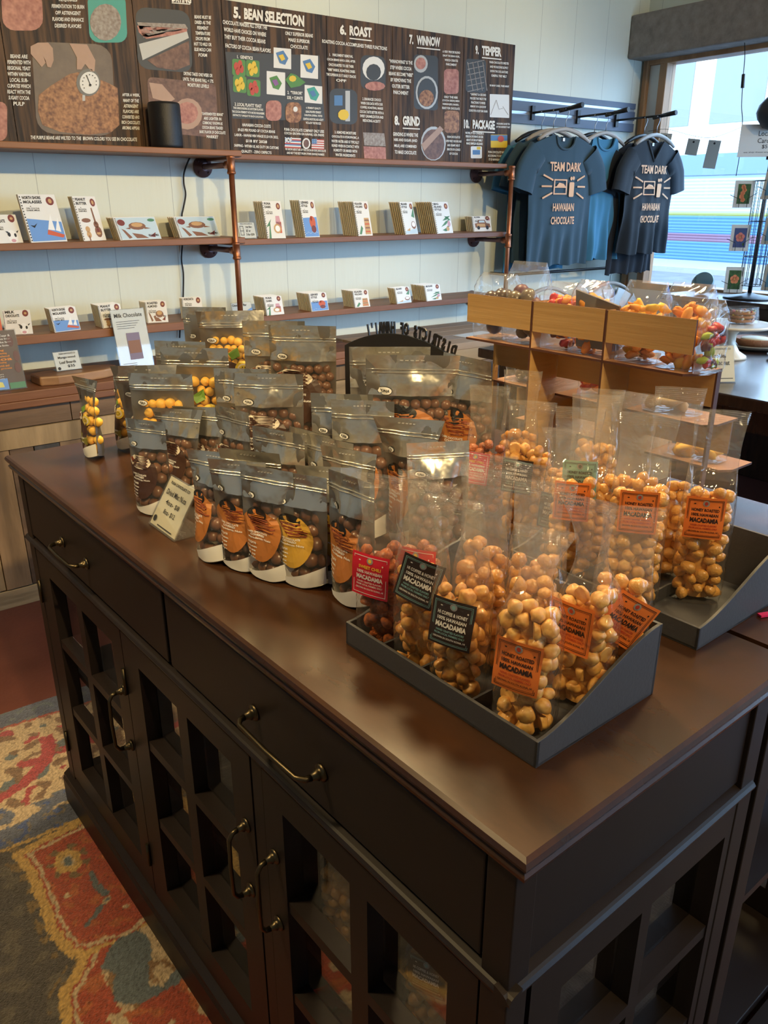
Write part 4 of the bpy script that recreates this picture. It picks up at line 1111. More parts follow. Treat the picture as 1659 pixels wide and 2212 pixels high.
# red printed box on the bottom shelf, cut by the frame
r_ = MB().box(0, .05, 0, .03, 0, .15).build('printed_box', mat('red_box', (0.62, 0.10, 0.03), .5), loc=(atz(-18, 735, ZL3).x, 3.165, ZL3 + .0005), rot=(-R(8), 0, 0))
tag(r_, 'orange-red box with dark circles at the left picture edge', 'box')
m = MB()
for zz in (.115, .04): patch(m, ellipse(16, .017, .017, .025, zz), lambda s, t: (s, -.0004, t))
m.build('printed_circle', BK, r_, fixn=False)

# ================================================================ round-topped DISTRICTS OF HAWAII sign, seen from behind
# stands on the far cabinet among the pouches
SB = mat('sign_black', (0.012, 0.013, 0.016), .35)
# ================================================================ foil pouches
def frame(loc, th):
    return Matrix.Translation(loc) @ Matrix.Rotation(RC + R(th), 4, 'Z')
SILV = mat('foil_silver', (0.66, 0.63, 0.56), .25, metal=.88, bump=.6, bscale=17)
SILVD = mat('foil_back', (0.30, 0.29, 0.27), .35, metal=.8, bump=.3, bscale=22)
WIN = film('pouch_window', (.97, .95, .92), .06, .12, .5, 16, ior=1.4, hazecol=(.8, .78, .74))
CHOC = mat('milk_choc_nut', (0.17, 0.075, 0.042), .35, coat=.2)
YEL = mat('mango_nut', (0.95, 0.60, 0.10), .45, noise_amt=.4, nscale=60, col2=(0.85, 0.45, 0.05))
PINK = [mat('pouch_print_white', (0.78, 0.76, 0.72), .5), mat('pouch_print_black', (0.012, 0.011, 0.010), .4), mat('pouch_print_copper', (0.42, 0.15, 0.035), .4), mat('pouch_print_gold', (0.55, 0.31, 0.04), .4),
        mat('pouch_print_dark', (0.055, 0.026, 0.018), .4), mat('pouch_print_flake', (0.34, 0.075, 0.022), .5, noise_amt=.5, nscale=160, col2=(0.10, 0.02, 0.01)), mat('pouch_print_green', (0.14, 0.26, 0.04), .5),
        mat('pouch_print_fruit', (0.62, 0.45, 0.05), .5), mat('pouch_print_maroon', (0.22, 0.03, 0.05), .5), mat('pouch_print_cream', (0.66, 0.58, 0.46), .5), mat('pouch_print_stick', (0.08, 0.03, 0.018), .4), mat('pouch_print_olive', (0.17, 0.15, 0.03), .45)]
def pouch(loc, th, w, h, kind, seed, label, d=None, bend=0.0, side=0.0, twist=0.0, plain=False, back=False, zlift=0.0):
    """stand-up foil pouch; local x across, front faces -y"""
    root = empty('foil_pouch', loc, RC + R(th), label, 'pouch', 'foil pouches standing on the dark cabinets')
    d = d or w * .42
    def T(t):
        return d / 2 * max(0.0, min(1, (.88 - t) / .70)) ** .8 * (1 if t > .10 else .86 + 1.4 * t) + .0008
    def surf(s, t, sgn=-1, e=0.0):
        """s -1..1, t 0..1"""
        wd = w / 2 * (1 - .05 * (1 - t) - .03 * max(0, 1 - abs(t - .25) * 4))
        z = t * h - (.012 * w / .1 * (1 - s * s) * (1 - t) ** 6 if t < .3 else 0) + .0125 * w / .1
        y = sgn * (T(t) * (1 - abs(s) ** 2.4) + e)
        nzv = noise.noise(Vector((s * 2.2 + seed * 7, t * 4.2, seed * 1.7 + (3 if sgn > 0 else 0))))
        n2 = noise.noise(Vector((s * 5 + seed * 3, t * 9, seed + 5)))
        amp = .0060 * (.35 + max(0, 1 - abs(t - .62) * 2.4)) * (w / .1)
        y += (nzv * amp + n2 * amp * .35) * (1 - .6 * abs(s) ** 3)
        y += sgn * .0
        # free top sways
        k = max(0, t - .25)
        y += bend * k * k + twist * k * k * s
        # v-shaped crease below the zip
        cr = abs(abs(s) - (.85 - 1.5 * max(0, .82 - t)))
        if .53 < t < .82: y -= sgn * .0035 * max(0, 1 - cr * 6) * (w / .1)
        x = s * wd + side * k * k
        return (x, y, z * (h / (h + .0125 * w / .1)))
    nu, nv = 16, 26
    zb = .83 if kind in ('mango', 'olive') else .70
    fm = MB()
    def fn(u, v): return surf(u * 2 - 1, v)
    fm.grid(fn, nu, nv)
    for i, f_ in enumerate(fm.f):
        j = i // nu
        t = (j + .5) / nv
        if t < zb and kind != 'plainback': fm.m[i] = 1
    fm.build('front_panel', [SILV, WIN], root, fixn=False)
    bm_ = MB(); bm_.grid(lambda u, v: surf(1 - u * 2, v, 1), nu, nv)
    # bottom gusset
    pf = [surf(-1 + 2 * i / nu, 0) for i in range(nu + 1)]; pb = [surf(-1 + 2 * i / nu, 0, 1) for i in range(nu + 1)]
    o0 = len(bm_.v); mid = [((a[0] + b[0]) / 2, (a[1] + b[1]) / 2, max(a[2], b[2]) + .006) for a, b in zip(pf, pb)]
    bm_.add(pf + mid + pb, [(i, i + 1, nu + 2 + i, nu + 1 + i) for i in range(nu)] + [(nu + 1 + i, nu + 2 + i, 2 * nu + 3 + i, 2 * nu + 2 + i) for i in range(nu)], 0, True)
    bm_.build('back_panel', [SILV if back else SILVD], root, fixn=False)
    # zip
    zp = MB()
    for tt in (.865, .890):
        zp.tube([surf(-1 + 2 * i / 10 * 1, tt, -1, .0006) for i in range(11)], .0011, 6)
    zp.build('zip_seal', SILV, root)
    # contents
    rr = random.Random(seed)
    cm = MB()
    br = .0105
    top = .64 if kind not in ('mango', 'olive') else .74
    nx = max(2, int(w * .92 / (br * 1.75))); nzz = int(top * h / (br * 1.7))
    for j in range(nzz):
        for i in range(nx):
            s = -1 + 2 * (i + .5 + (.25 if j % 2 else -.25)) / nx; s = s * .86
            t = (j + .6) / nzz * top
            x, y, z = surf(s, t)
            cx, cy, cz = surf(0, t, 1)
            fy = y + br * 1.3
            if T(t) * (1 - abs(s) ** 2.4) < br * .55: continue
            cm.blob((x + rr.uniform(-.002, .002), fy + rr.uniform(0, .003), z + rr.uniform(-.002, .002) + .001), br * rr.uniform(.85, 1.05), rr.random() * 50, .12, 0, 2)
    if cm.v:
        tag(cm.build('contents', YEL if kind in ('mango', 'olive') else CHOC, root, fixn=False), kind='stuff')
    # printed artwork following the front
    m = MB()
    SH = 0.0
    def f(s, t, e=.0012):
        x, y, z = surf(s * 2 - 1, t + SH)
        return (x, y - e * .6, z)
    f2 = lambda s, t: f(s, t, .0020); f3 = lambda s, t: f(s, t, .0028); f4 = lambda s, t: f(s, t, .0036)
    P = lambda pts, mi, g=f: patch(m, pts, g, mi, 5 if len(pts) > 20 else 3)
    def E(cx, cy, rx, ry, mi, g=f, n=20): patch(m, ellipse(n, rx, ry, cx, cy), g, mi, 4)
    asp = w / h
    tri = MB()
    if w < .12:
        tri.grid(lambda a_, b_: f(.03 + .955 * a_, .006 + b_ * (.012 + .15 * a_), .0016), 12, 4)
        tri.build('white_base_corner', PINK[0], root, fixn=False)
    ol = MB()
    patch(ol, ellipse(18, .085, .085 * asp * .62, .20, .730), f2, 1); patch(ol, ellipse(18, .078, .075 * asp * .60, .20, .730), f3, 0)
    put_text(ol, 'PUNA', .20, .730, .11, .022, f4, 1, .02, slant=.3)
    ol.build('oval_logo', PINK, root, fixn=False)
    if not plain:
        SH = .09
        a1, a2 = {'crunch': (2, 5), 'gold': (3, 5), 'dark': (4, 10), 'mango': (8, 4), 'olive': (11, 4)}[kind]
        if kind in ('crunch', 'gold', 'dark'):
            pts = [(.38 + .42 * math.sin(a), .32 + (.26 if math.cos(a) < 0 else .20) * math.cos(a)) for a in [k * 2 * PI / 28 for k in range(28)]]
            P(pts, a1)
            if kind == 'dark':
                E(.36, .45, .30, .075, 9, f2)
                for k in range(9): P(bar2(.14 + .03 * (k % 3), .40 + .014 * k, .56 + .03 * (k % 2), .39 + .015 * k, .013), 10 if k % 2 else 4, f3)
                E(.16, .475, .05, .025, 5, f3); E(.24, .50, .05, .025, 9, f4)
            else:
                E(.34, .475, .21, .065, 1, f2)
                for k in range(14):
                    P(bar2(.14 + .05 * rr.random() + .012 * k, .46 - .009 * k, .42 + .22 * rr.random() + .012 * k, .45 - .009 * k + .02 * rr.random(), .014), 5 if k % 3 else a1, f3)
            put_text(m, 'DARK CHOCOLATE' if kind != 'crunch' else 'DARK CHOCOLATE', .36, .315, .42, .018, f3, 0, .03)
            put_text(m, 'COVERED', .36, .290, .30, .020, f3, 0, .04)
            put_text(m, 'Macadamia Nuts', .40, .262, .50, .020, f3, 0, .02)
            for k, q in enumerate(('VEGAN', 'Gluten', 'free', '4 oz', '113g')): put_text(m, q, .22, .215 - k * .034, .06 + .03 * len(q), .018, f3, 0, .03)
        elif kind in ('mango', 'olive'):
            P([(.12, .40), (.30, .46), (.52, .44), (.74, .40), (.78, .20), (.56, .0), (.34, .0), (.24, .24)], 4)
            E(.30, .40, .13, .05, 9, f2); E(.28, .41, .06, .025, 5, f3)
            P([(.45, .52), (.62, .58), (.66, .50), (.52, .46)], 6, f2)
            E(.72, .38, .15, .075, 7, f2); E(.72, .38, .11, .052, 9, f3); E(.72, .38, .08, .038, 7, f4)
            for k in range(7): E(.72 + .045 * math.cos(k), .38 + .02 * math.sin(k), .012, .008, 1, lambda s, t: f(s, t, .0044), 5)
            P([(.18, .22), (.80, .15), (.80, .06), (.20, .04)], 8 if kind == 'mango' else 11, f3)
            put_text(m, 'MANGO PASSION', .48, .145, .44, .022, f4, 0, .03); put_text(m, 'Macadamia Nuts', .48, .10, .44, .018, f4, 0, .01)
        m.build('label_print', PINK, root, fixn=False)
    SH = 0.0
    em = MB()
    for k in range(5): patch(em, rectp(.36 + k * .055, .395 + k * .055, .955, .963), f2, 0)
    em.build('embossed_marks', mat('foil_emboss', (.75, .73, .68), .3, metal=.6), root, fixn=False)
    if back:
        k_ = MB(); g = lambda s, t: (surf(1 - s * 2, t, 1)[0], surf(1 - s * 2, t, 1)[1] + .001, surf(1 - s * 2, t, 1)[2])
        patch(k_, rectp(.12, .88, .08, .60), g, 0)
        g2 = lambda s, t: (g(s, t)[0], g(s, t)[1] + .0008, g(s, t)[2])
        for q in range(14): patch(k_, rectp(.18, .82 - .2 * (q % 3) * .5, .56 - q * .033, .568 - q * .033), g2, 1)
        k_.build('nutrition_label', [PINK[0], PINK[1]], root, fixn=False)
    return root
def by_base(px, py, z=ZT): return atz(px, py, z)
def by_top(px, py, h, zb=ZT):
    p = atz(px, py, zb + h); p.z = zb; return p
E5 = .0008
def PO(loc, *a, **k):
    loc = Vector((loc.x, loc.y, ZT + E5)); return pouch(loc, *a, **k)
W_S, H_S = .092, .168
# --- small pouches along the front edge
PO(by_base(205, 985), -98, .085, .168, 'olive', 1, 'small mango pouch standing alone near the left end of the counter', d=.040, twist=.03)
PO(by_base(275, 968), -96, .085, .168, 'olive', 2, 'small mango pouch second from the left end of the counter', d=.040)
PO(by_base(335, 1106), -62, .082, .166, 'dark', 3, 'small dark chocolate pouch just behind the clear price stand', d=.042)
PO(by_top(382, 884, .168), -78, .088, .168, 'dark', 4, 'small dark chocolate pouch with crumpled front, second in its row', d=.042, twist=.04)
PO(by_top(432, 880, .172), -80, .088, .172, 'dark', 5, 'small dark chocolate pouch with swept-back top, third in its row', d=.031, twist=.05, back=True)
PO(by_top(500, 884, .178), -80, .090, .178, 'dark', 6, 'small dark chocolate pouch, fourth in its row, beside the medium one', d=.031)
PO(by_base(462, 1205), -92, .084, .166, 'crunch', 7, 'copper label pouch turned edge-on beside the clear price stand', d=.042, twist=.05, bend=.031, back=True)
PO(by_base(527, 1228), -68, .086, .168, 'crunch', 8, 'copper label pouch second in the front row, half covered by the next', d=.031, twist=.02)
PO(by_base(588, 1249), -66, .088, .168, 'crunch', 9, 'copper label pouch third in the front row, showing most of its label', d=.031)
PO(by_base(655, 1262), -66, .088, .166, 'gold', 10, 'gold label pouch at the front, with full 4 oz label showing', d=.031)
PO(by_base(716, 1254), -70, .088, .172, 'gold', 11, 'gold label pouch right behind the foremost gold one', d=.031, twist=.03, back=True)
PO(by_top(548, 968, .176), -58, .098, .176, 'crunch', 12, 'bright silver pouch header rising behind the copper label row', d=.031, bend=-.03, plain=True)
PO(by_top(600, 930, .178), -72, .105, .178, 'crunch', 13, 'shadowed silver pouch behind the bright header, wide flat top', d=.031, plain=True)
PO(by_top(668, 932, .178), -82, .095, .178, 'crunch', 14, 'silver pouch with tilted top behind the gold label pouches', d=.031)
PO(by_top(712, 948, .178), -78, .095, .178, 'crunch', 15, 'narrow silver pouch leaning in the row behind the gold ones', d=.031)
PO(by_top(752, 972, .178), -84, .095, .178, 'crunch', 16, 'silver pouch next to the red labelled nut bag', d=.031, twist=.02)
PO(by_base(762, 1300), -86, .090, .180, 'crunch', 17, 'last copper label pouch of the front row touching the tray', d=.036)
# --- medium pouches
PO(by_top(345, 808, .215), -45, .122, .215, 'mango', 20, 'medium mango passionfruit pouch behind the small dark ones', d=.05)
PO(by_top(310, 790, .222), -60, .110, .222, 'mango', 21, 'dark topped mango pouch peeking out left of the medium mango pouch', d=.030, twist=.05)
PO(by_top(578, 808, .215), -45, .132, .215, 'dark', 22, 'medium dark chocolate stick pouch in the middle of the display', d=.052)
PO(by_top(520, 790, .228), -46, .105, .222, 'dark', 23, 'pouch mostly hidden behind the medium dark chocolate stick pouch', d=.030)
PO(by_top(783, 866, .225), -50, .100, .225, 'crunch', 24, 'medium silver pouch with black disc label, in front of the largest', d=.048)
PO(by_top(738, 852, .228), -48, .100, .228, 'crunch', 25, 'silver pouch just left and behind the black disc pouch', d=.030)
PO(by_top(882, 905, .205), -92, .09, .205, 'crunch', 26, 'twisted silver pouch edge between disc pouch and largest pouch', d=.044, twist=.06)
PO(by_top(950, 960, .180), -30, .095, .180, 'crunch', 27, 'small silver pouch turned right in front of the largest pouch', d=.044, plain=True, back=True, bend=.02)
# --- large pouches
PO(by_top(418, 752, .250), -46, .135, .250, 'mango', 30, 'large mango pouch in the middle row below the tallest mango pair', d=.056)
PO(by_top(388, 738, .258), -48, .105, .258, 'mango', 31, 'mango pouch back edge behind the middle row mango pouch', d=.030)
PO(by_top(497, 672, .270), -50, .150, .270, 'mango', 32, 'tallest mango passionfruit pouch at the back left', d=.062, twist=.05)
PO(by_top(440, 664, .272), -46, .110, .272, 'mango', 33, 'mango pouch just behind and left of the tallest mango pouch', d=.030)
PO(by_top(652, 704, .262), -48, .150, .262, 'dark', 34, 'large silver pouch at the back beside the arched sign', d=.062)
PO(by_top(590, 692, .268), -44, .140, .266, 'dark', 35, 'large silver pouch behind and left of the one beside the sign', d=.030)
PO(by_top(893, 768, .255), -44, .172, .255, 'crunch', 36, 'largest silver pouch with v-shaped glare, right of the arched sign', d=.066)
PO(by_top(842, 750, .262), -40, .150, .262, 'crunch', 37, 'silver pouch directly behind the largest pouch', d=.030)
PO(by_top(1008, 772, .255), -66, .11, .255, 'crunch', 38, 'large pouch edge with black side against the clear nut bags', d=.06, back=True, twist=-.05)
# ================================================================ arched sign
sg = empty('arched_sign', CW(.675, .925, ZT + .0006), RC - R(90), 'black arched sign seen from behind, mirrored DISTRICTS OF HAWAII letters on its rim', 'sign')
AW, AH, N_ = .43, .20, 24
def arch(t): return (-AW / 2 + AW * t, .185 + .070 * math.sin(PI * (t * .9 + .08)) ** .8)
oa = [(-AW / 2, 0)] + [arch(i / N_) for i in range(N_ + 1)] + [(AW / 2, 0)]
MB().prism(oa, -.004, .004, 'y').build('arch_board', SB, sg, bevel=.001)
MB().box(-AW / 2, AW / 2, -.03, .03, 0, .006).build('base', SB, sg)
lt = MB(); word = 'DISTRICTS OF HAWAI\'I'
for i, ch in enumerate(word):
    if ch == ' ': continue
    t = .80 - i / (len(word) - 1) * .60
    vs, fs, x0, x1, y0, y1 = text_geo(ch, .05)
    if not vs: continue
    (ax, az), (bx_, bz) = arch(t - .01), arch(t + .01)
    an = math.atan2(bz - az, bx_ - ax); c = arch(t); sc = .021
    for e, dirn in ((-.0016, 1), (.0016, -1)):
        out = []
        for v in vs:
            lx = -(v[0] - (x0 + x1) / 2) * sc * .85; lz = (v[1] - min(y0, 0) * (0 if ch != "'" else 0)) * sc * 1.5 + .001
            out.append((c[0] + lx * math.cos(an) - lz * math.sin(an), e, c[1] + lx * math.sin(an) + lz * math.cos(an)))
        lt.add(out, fs)
    # edge walls
    n0 = len(lt.v) - 2 * len(vs)
    cnt = {}
    for f_ in fs:
        for a, b in zip(f_, f_[1:] + f_[:1]):
            if (b, a) in cnt: del cnt[(b, a)]
            else: cnt[(a, b)] = 1
    for (a, b) in cnt: lt.f.append((n0 + a, n0 + b, n0 + len(vs) + b, n0 + len(vs) + a)); lt.m.append(0); lt.sm.append(False)
lt.build('rim_lettering', SB, sg, fixn=False)

# ================================================================ charcoal display trays
TRAY = mat('charcoal_tray', (0.050, 0.048, 0.052), .6, bump=.05, bscale=200)
def tray(u0, u1, v0, v1, label, divs):
    root = empty('display_tray', CW(u0, v0, ZT + .0006), RC, label, 'tray', 'charcoal display trays of nut bags')
    U1, V1 = u1 - u0, v1 - v0
    h0, h1, th = .030, .088, .004
    MB().box(0, U1, 0, V1, 0, .003).build('tray_floor', TRAY, root)
    MB().box(0, th, 0, V1, 0, h0).build('front_lip', TRAY, root, bevel=.0006)
    MB().box(U1 - th, U1, 0, V1, 0, h1).build('back_panel', TRAY, root)
    side = [(0, 0), (0, h0)] + [(U1 * t, h0 + (h1 - h0) * (t * t * (3 - 2 * t)) ** .95) for t in [k / 16 for k in range(1, 16)]] + [(U1, h1), (U1, 0)]
    for vv in (0, V1 - th):
        MB().prism(side, vv, vv + th, 'y').build('side_panel', TRAY, root, bevel=.0006)
    for dv in divs:
        MB().box(th, U1 - th, dv - .0015, dv + .0015, .003, .022).build('divider', TRAY, root)
    return root
tray(.096, .294, .072, .376, 'near charcoal tray with curved sides, at the front of the counter', (.098, .178, .245))
tray(.415, .62, .090, .395, 'far charcoal tray with curved sides, cut by the right picture edge', (.10, .20))

# ================================================================ clear bags of roasted macadamias
BAGF = film('clear_cellophane', (.99, .985, .975), .025, .05, .5, 30, ior=1.42, hazecol=(.95, .9, .82))
BAGT = film('crinkled_cellophane', (.97, .96, .95), .06, .06, .9, 20, ior=1.5, hazecol=(.92, .88, .80))
NUTM = {'honey': mat('honey_nut', (0.84, 0.50, 0.14), .30, coat=.4, noise_amt=.6, nscale=1.3, col2=(0.62, 0.25, 0.035), bump=.25, bscale=200),
        'coffee': mat('coffee_nut', (0.78, 0.43, 0.10), .28, coat=.45, noise_amt=.6, nscale=1.3, col2=(0.48, 0.16, 0.02), bump=.25, bscale=200),
        'chili': mat('chili_nut', (0.62, 0.16, 0.018), .40, coat=.4, noise_amt=.6, nscale=1.6, col2=(0.15, 0.028, 0.008), bump=.5, bscale=260)}
NUTV = {}
for kd in NUTM:
    NUTV[kd] = []
    for k in range(7):
        q = MB(); rr = random.Random(k + 3)
        q.blob((0, 0, 0), 1, k * 3.3 + 1, .26, 0, 3, (1, rr.uniform(.8, 1), rr.uniform(.7, .95)))
        if k > 4:  # halves: flat on one side
            q.v = [(v[0], v[1], max(v[2], -.12)) for v in q.v]
        NUTV[kd].append(q.mesh('nut', NUTM[kd]))
LAB = {'honey': (mat('orange_label', (0.80, 0.20, 0.035), .5), mat('label_ink_black', (0.03, 0.015, 0.012), .5), mat('label_ink_red', (0.45, 0.045, 0.02), .5)),
       'coffee': (mat('brown_label', (0.035, 0.022, 0.018), .45), mat('label_ink_white', (0.75, 0.72, 0.66), .5), mat('label_ink_teal', (0.22, 0.42, 0.40), .5)),
       'chili': (mat('red_label', (0.62, 0.015, 0.035), .45), mat('label_ink_white2', (0.8, 0.76, 0.7), .5), mat('label_ink_yellow', (0.8, 0.5, 0.04), .5)),
       'teal': (mat('teal_label', (0.22, 0.45, 0.38), .5), mat('label_ink_dark', (0.03, 0.04, 0.04), .5), mat('label_ink_dark2', (0.05, 0.08, 0.08), .5))}
LMET = mat('logo_grey', (.30, .28, .27), .5)
NI = [0]
def nut_bag(u, v, a, kind, seed, label, h=.225, w=.066, d=.044, fill=.122, lab=(0, .088, 0), indiv=0, zb=.0042, lk=None, side=0.0, bend=0.0, film_only=False, loc=None, pinch=.85):
    p = loc if loc is not None else CW(u, v, ZT + zb)
    p = Vector((p.x, p.y, ZT + zb))
    root = empty('nut_bag', p, RC + R(-90 + a), label, 'bag', 'clear bags of roasted macadamia nuts')
    rr = random.Random(seed)
    hs = fill + .035   # shoulder ends
    def dims(z):
        if z < fill: k = 0.0
        elif z < hs: k = (z - fill) / (hs - fill)
        else: k = 1.0
        k2 = k * k * (3 - 2 * k)
        wd = w * (1 - (1 - pinch) * math.sin(min(1, max(0, (z - fill * .9)) / (h - fill * .9)) * PI) ** 1.0 * .8)
        dp = d * (1 - k2) + .0016
        return wd / 2, dp / 2, k2
    def film_pt(uu, vv):
        z = vv * h
        wd, dp, k = dims(z)
        an = uu * 2 * PI
        c, s = math.cos(an), math.sin(an)
        e = .45
        x = wd * abs(c) ** e * (1 if c >= 0 else -1); y = dp * abs(s) ** e * (1 if s >= 0 else -1)
        n1 = noise.noise(Vector((c * 1.6 + seed * 5, s * 1.6, vv * 5.5 + seed))); n2 = noise.noise(Vector((c * 4 + seed, s * 4, vv * 13)))
        q = .0022 if z < fill else .0045 + .004 * (1 - abs(2 * (z - fill) / (h - fill) - 1))
        g = (.92 + .08 * min(1, z / .015))
        x = x * g * (1 + .35 * q / .004 * .12 * n1); y = y * g + (n1 + .5 * n2) * q * .8 * (1 if z > fill else (.5 * (1 if s > 0 else -1)))
        kk = max(0, z - fill)
        fold = .004 * math.sin(c * 5 + seed) * min(1, kk / .03) * (1 - min(1, max(0, (z - h + .02) / .02)) * .6)
        return (x + side * kk / .1 * .1 * (kk / .05), y + fold + bend * kk * kk * 10, z + .0008)
    fb = MB(); nu, nv = 28, 34
    fb.grid(film_pt, nu, nv, closed_u=True)
    o = len(fb.v); fb.add([film_pt(i / nu, 0) for i in range(nu)], [tuple(reversed(range(nu)))])
    for i_ in range(nu * nv):
        if (i_ // nu + .5) / nv * h > fill + .004: fb.m[i_] = 1
    fb.build('cellophane', [BAGF, BAGT], root, fixn=False)
    # crimped seal at the top
    cr = MB()
    for k in range(6):
        z = h - .003 - k * .0026
        pts = [film_pt(i / 8 * .5, z / h) for i in range(9)]
        cr.tube([(p_[0], p_[1] - .0002, p_[2]) for p_ in pts], .0005, 4)
    cr.build('crimp_seal', BAGF, root, fixn=False)
    # nuts, packed against the film
    pts = []; tries = 0
    rmin = .0136
    target = int(240 * (w / .066) * (fill / .12))
    cells = {}
    while len(pts) < target and tries < 7000:
        tries += 1
        z = rr.uniform(.009, fill - .002 + rr.uniform(-.012, .006)); wd, dp, _ = dims(min(z, fill - .001))
        m_ = .0105
        an = rr.uniform(0, 2 * PI); shell = 1 if rr.random() < .8 else rr.uniform(.3, 1)
        c, s = math.cos(an), math.sin(an)
        x = (wd - m_) * abs(c) ** .45 * (1 if c >= 0 else -1) * shell; y = (dp - m_) * abs(s) ** .45 * (1 if s >= 0 else -1) * shell
        if y > .004: continue
        k_ = (int(x // rmin), int(y // rmin), int(z // rmin))
        near = [a_ for dx_ in (-1, 0, 1) for dy_ in (-1, 0, 1) for dz_ in (-1, 0, 1) for a_ in cells.get((k_[0] + dx_, k_[1] + dy_, k_[2] + dz_), ())]
        if all((x - a_[0]) ** 2 + (y - a_[1]) ** 2 + (z - a_[2]) ** 2 > rmin ** 2 for a_ in near):
            pts.append((x, y, z)); cells.setdefault(k_, []).append((x, y, z))
    pts.sort(key=lambda q: q[1])
    stuff = MB()
    for i, (x, y, z) in enumerate(pts):
        r0 = rr.uniform(.0086, .0112) * (.95 if kind != 'chili' else .9)
        if i < indiv:
            c = bpy.data.objects.new('nut', NUTV[kind][rr.randrange(7)]); COL.objects.link(c)
            c.parent = root; c.location = (x, y, z); c.scale = (r0, r0, r0); c.rotation_euler = (rr.uniform(0, 6), rr.uniform(0, 6), rr.uniform(0, 6)); NI[0] += 1
        else:
            rot = Matrix.Rotation(rr.uniform(0, 6), 3, 'X') @ Matrix.Rotation(rr.uniform(0, 6), 3, 'Z')
            stuff.blob((x, y, z), r0, rr.random() * 40, .26, 0, 2, (1, rr.uniform(.8, 1), rr.uniform(.7, .95)), rot)
    # the hidden middle of the heap
    stuff.grid(lambda uu, vv: ((w / 2 - .013) * math.cos(uu * 2 * PI) * (1 if vv < .95 else .2), (d / 2 - .011) * math.sin(uu * 2 * PI), .006 + vv * (fill - .018)), 14, 8, closed_u=True)
    tag(stuff.build('nut_fill', NUTM[kind], root, fixn=False), kind='stuff')
    # label card
    if lab is not None:
        s0, t0, rot = lab
        lw, lh = .048, .056
        c, s = math.cos(R(rot)), math.sin(R(rot))
        def f(a_, b_, e=0.0):
            X = (a_ - .5) * lw; Z = (b_ - .5) * lh
            x = s0 + X * c - Z * s; z = t0 + X * s + Z * c
            y = -(d / 2 + .0022) - e + .010 * ((x / (w / 2)) ** 2) * .35 + .0012 * math.sin(z * 90 + seed)
            return (x, y, z)
        L0, L1, L2 = LAB[lk or kind]
        m = MB()
        m.grid(lambda a_, b_: f(a_, b_), 8, 8, 0)
        m.grid(lambda a_, b_: f(a_, b_, -.0003), 8, 8, 0)
        lo = m.build('paper_label', L0, root, fixn=False)
        tag(lo, {'honey': 'orange', 'coffee': 'dark brown', 'chili': 'red', 'teal': 'teal'}[lk or kind] + ' paper label')
        t = MB(); g = lambda a_, b_: f(a_, b_, .0004)
        bd_ = 2 if (lk or kind) == 'coffee' else 1
        for mg, th_ in ((.055, .012), (.085, .008)):
            if (lk or kind) == 'chili' and mg > .06: continue
            for rc_ in ((mg, 1 - mg, mg, mg + th_), (mg, 1 - mg, 1 - mg - th_, 1 - mg), (mg, mg + th_, mg, 1 - mg), (1 - mg - th_, 1 - mg, mg, 1 - mg)):
                xs_ = [rc_[0] + (rc_[1] - rc_[0]) * k / 6 for k in range(7)]
                t.add([g(x_, rc_[2]) for x_ in xs_] + [g(x_, rc_[3]) for x_ in xs_], [(k, k + 1, k + 8, k + 7) for k in range(6)], bd_)
        if kind == 'coffee' and (lk or kind) == 'coffee': tl = ['HI COFFEE & HONEY', '100% HAWAIIAN', 'MACADAMIA']
        elif kind == 'chili': tl = ['SWEET CHILI', '100% HAWAIIAN', 'MACADAMIA']
        else: tl = ['HONEY ROASTED', '100% HAWAIIAN', 'MACADAMIA']
        put_text(t, tl[0], .5, .70, .70 if kind != 'chili' else .6, .075, g, 2 if kind == 'chili' else 1, .03)
        put_text(t, tl[1], .5, .585, .68, .075, g, 1, .03)
        put_text(t, tl[2], .5, .455, .72, .115, g, 1, .045)
        put_text(t, 'HAND CRAFTED FLAVORS', .5, .335, .66, .045, g, 2 if kind != 'chili' else 1, .02); put_text(t, 'FROM LOCAL FARMERS ONLY', .5, .265, .72, .045, g, 2 if kind != 'chili' else 1, .02)
        put_text(t, 'GROWN IN SOUTH KONA, HI', .5, .175, .76, .05, g, 1, .02)
        patch(t, ellipse(14, .085, .075, .5, .86), g, 3); patch(t, ellipse(10, .045, .045, .5, .86), lambda a_, b_: f(a_, b_, .0007), 2)
        patch(t, ellipse(6, .03, .015, .22, .84), g, 1); patch(t, ellipse(6, .02, .02, .84, .80), g, 1)
        t.build('lettering', [L0, L1, L2, LMET], lo, fixn=False)
    return root
G = nut_bag
G(.128, .345, 26, 'chili', 1, 'front red-labelled bag of sweet chili macadamias at the tray left end', h=.215, w=.058, d=.04, fill=.128, lab=(-.006, .098, -4), indiv=45, side=-.04, bend=.06)
G(.172, .328, 22, 'chili', 2, 'second red-labelled chili bag, behind the foremost chili bag', h=.215, w=.058, d=.04, lab=(.006, .100, 0), zb=.0042)
G(.132, .278, 26, 'coffee', 3, 'coffee and honey bag whose brown label tilts, left of its twin', h=.225, w=.060, d=.042, fill=.128, lab=(.004, .118, -16), indiv=45, side=.08, bend=.02)
G(.130, .212, 26, 'coffee', 4, 'coffee and honey bag in the middle of the near tray front row', h=.225, w=.062, d=.042, fill=.128, lab=(-.004, .092, -6), indiv=50, side=-.06, bend=-.03)
G(.135, .122, 22, 'honey', 5, 'foremost orange-labelled honey bag in the near tray corner', h=.222, w=.064, d=.046, fill=.140, lab=(-.004, .082, -3), indiv=60, pinch=.42, side=.05)
G(.212, .110, 14, 'honey', 6, 'honey bag with curling orange label behind the foremost one', h=.232, w=.064, d=.044, fill=.135, lab=(-.010, .100, -3), indiv=50, pinch=.5, side=-.09, bend=.05)
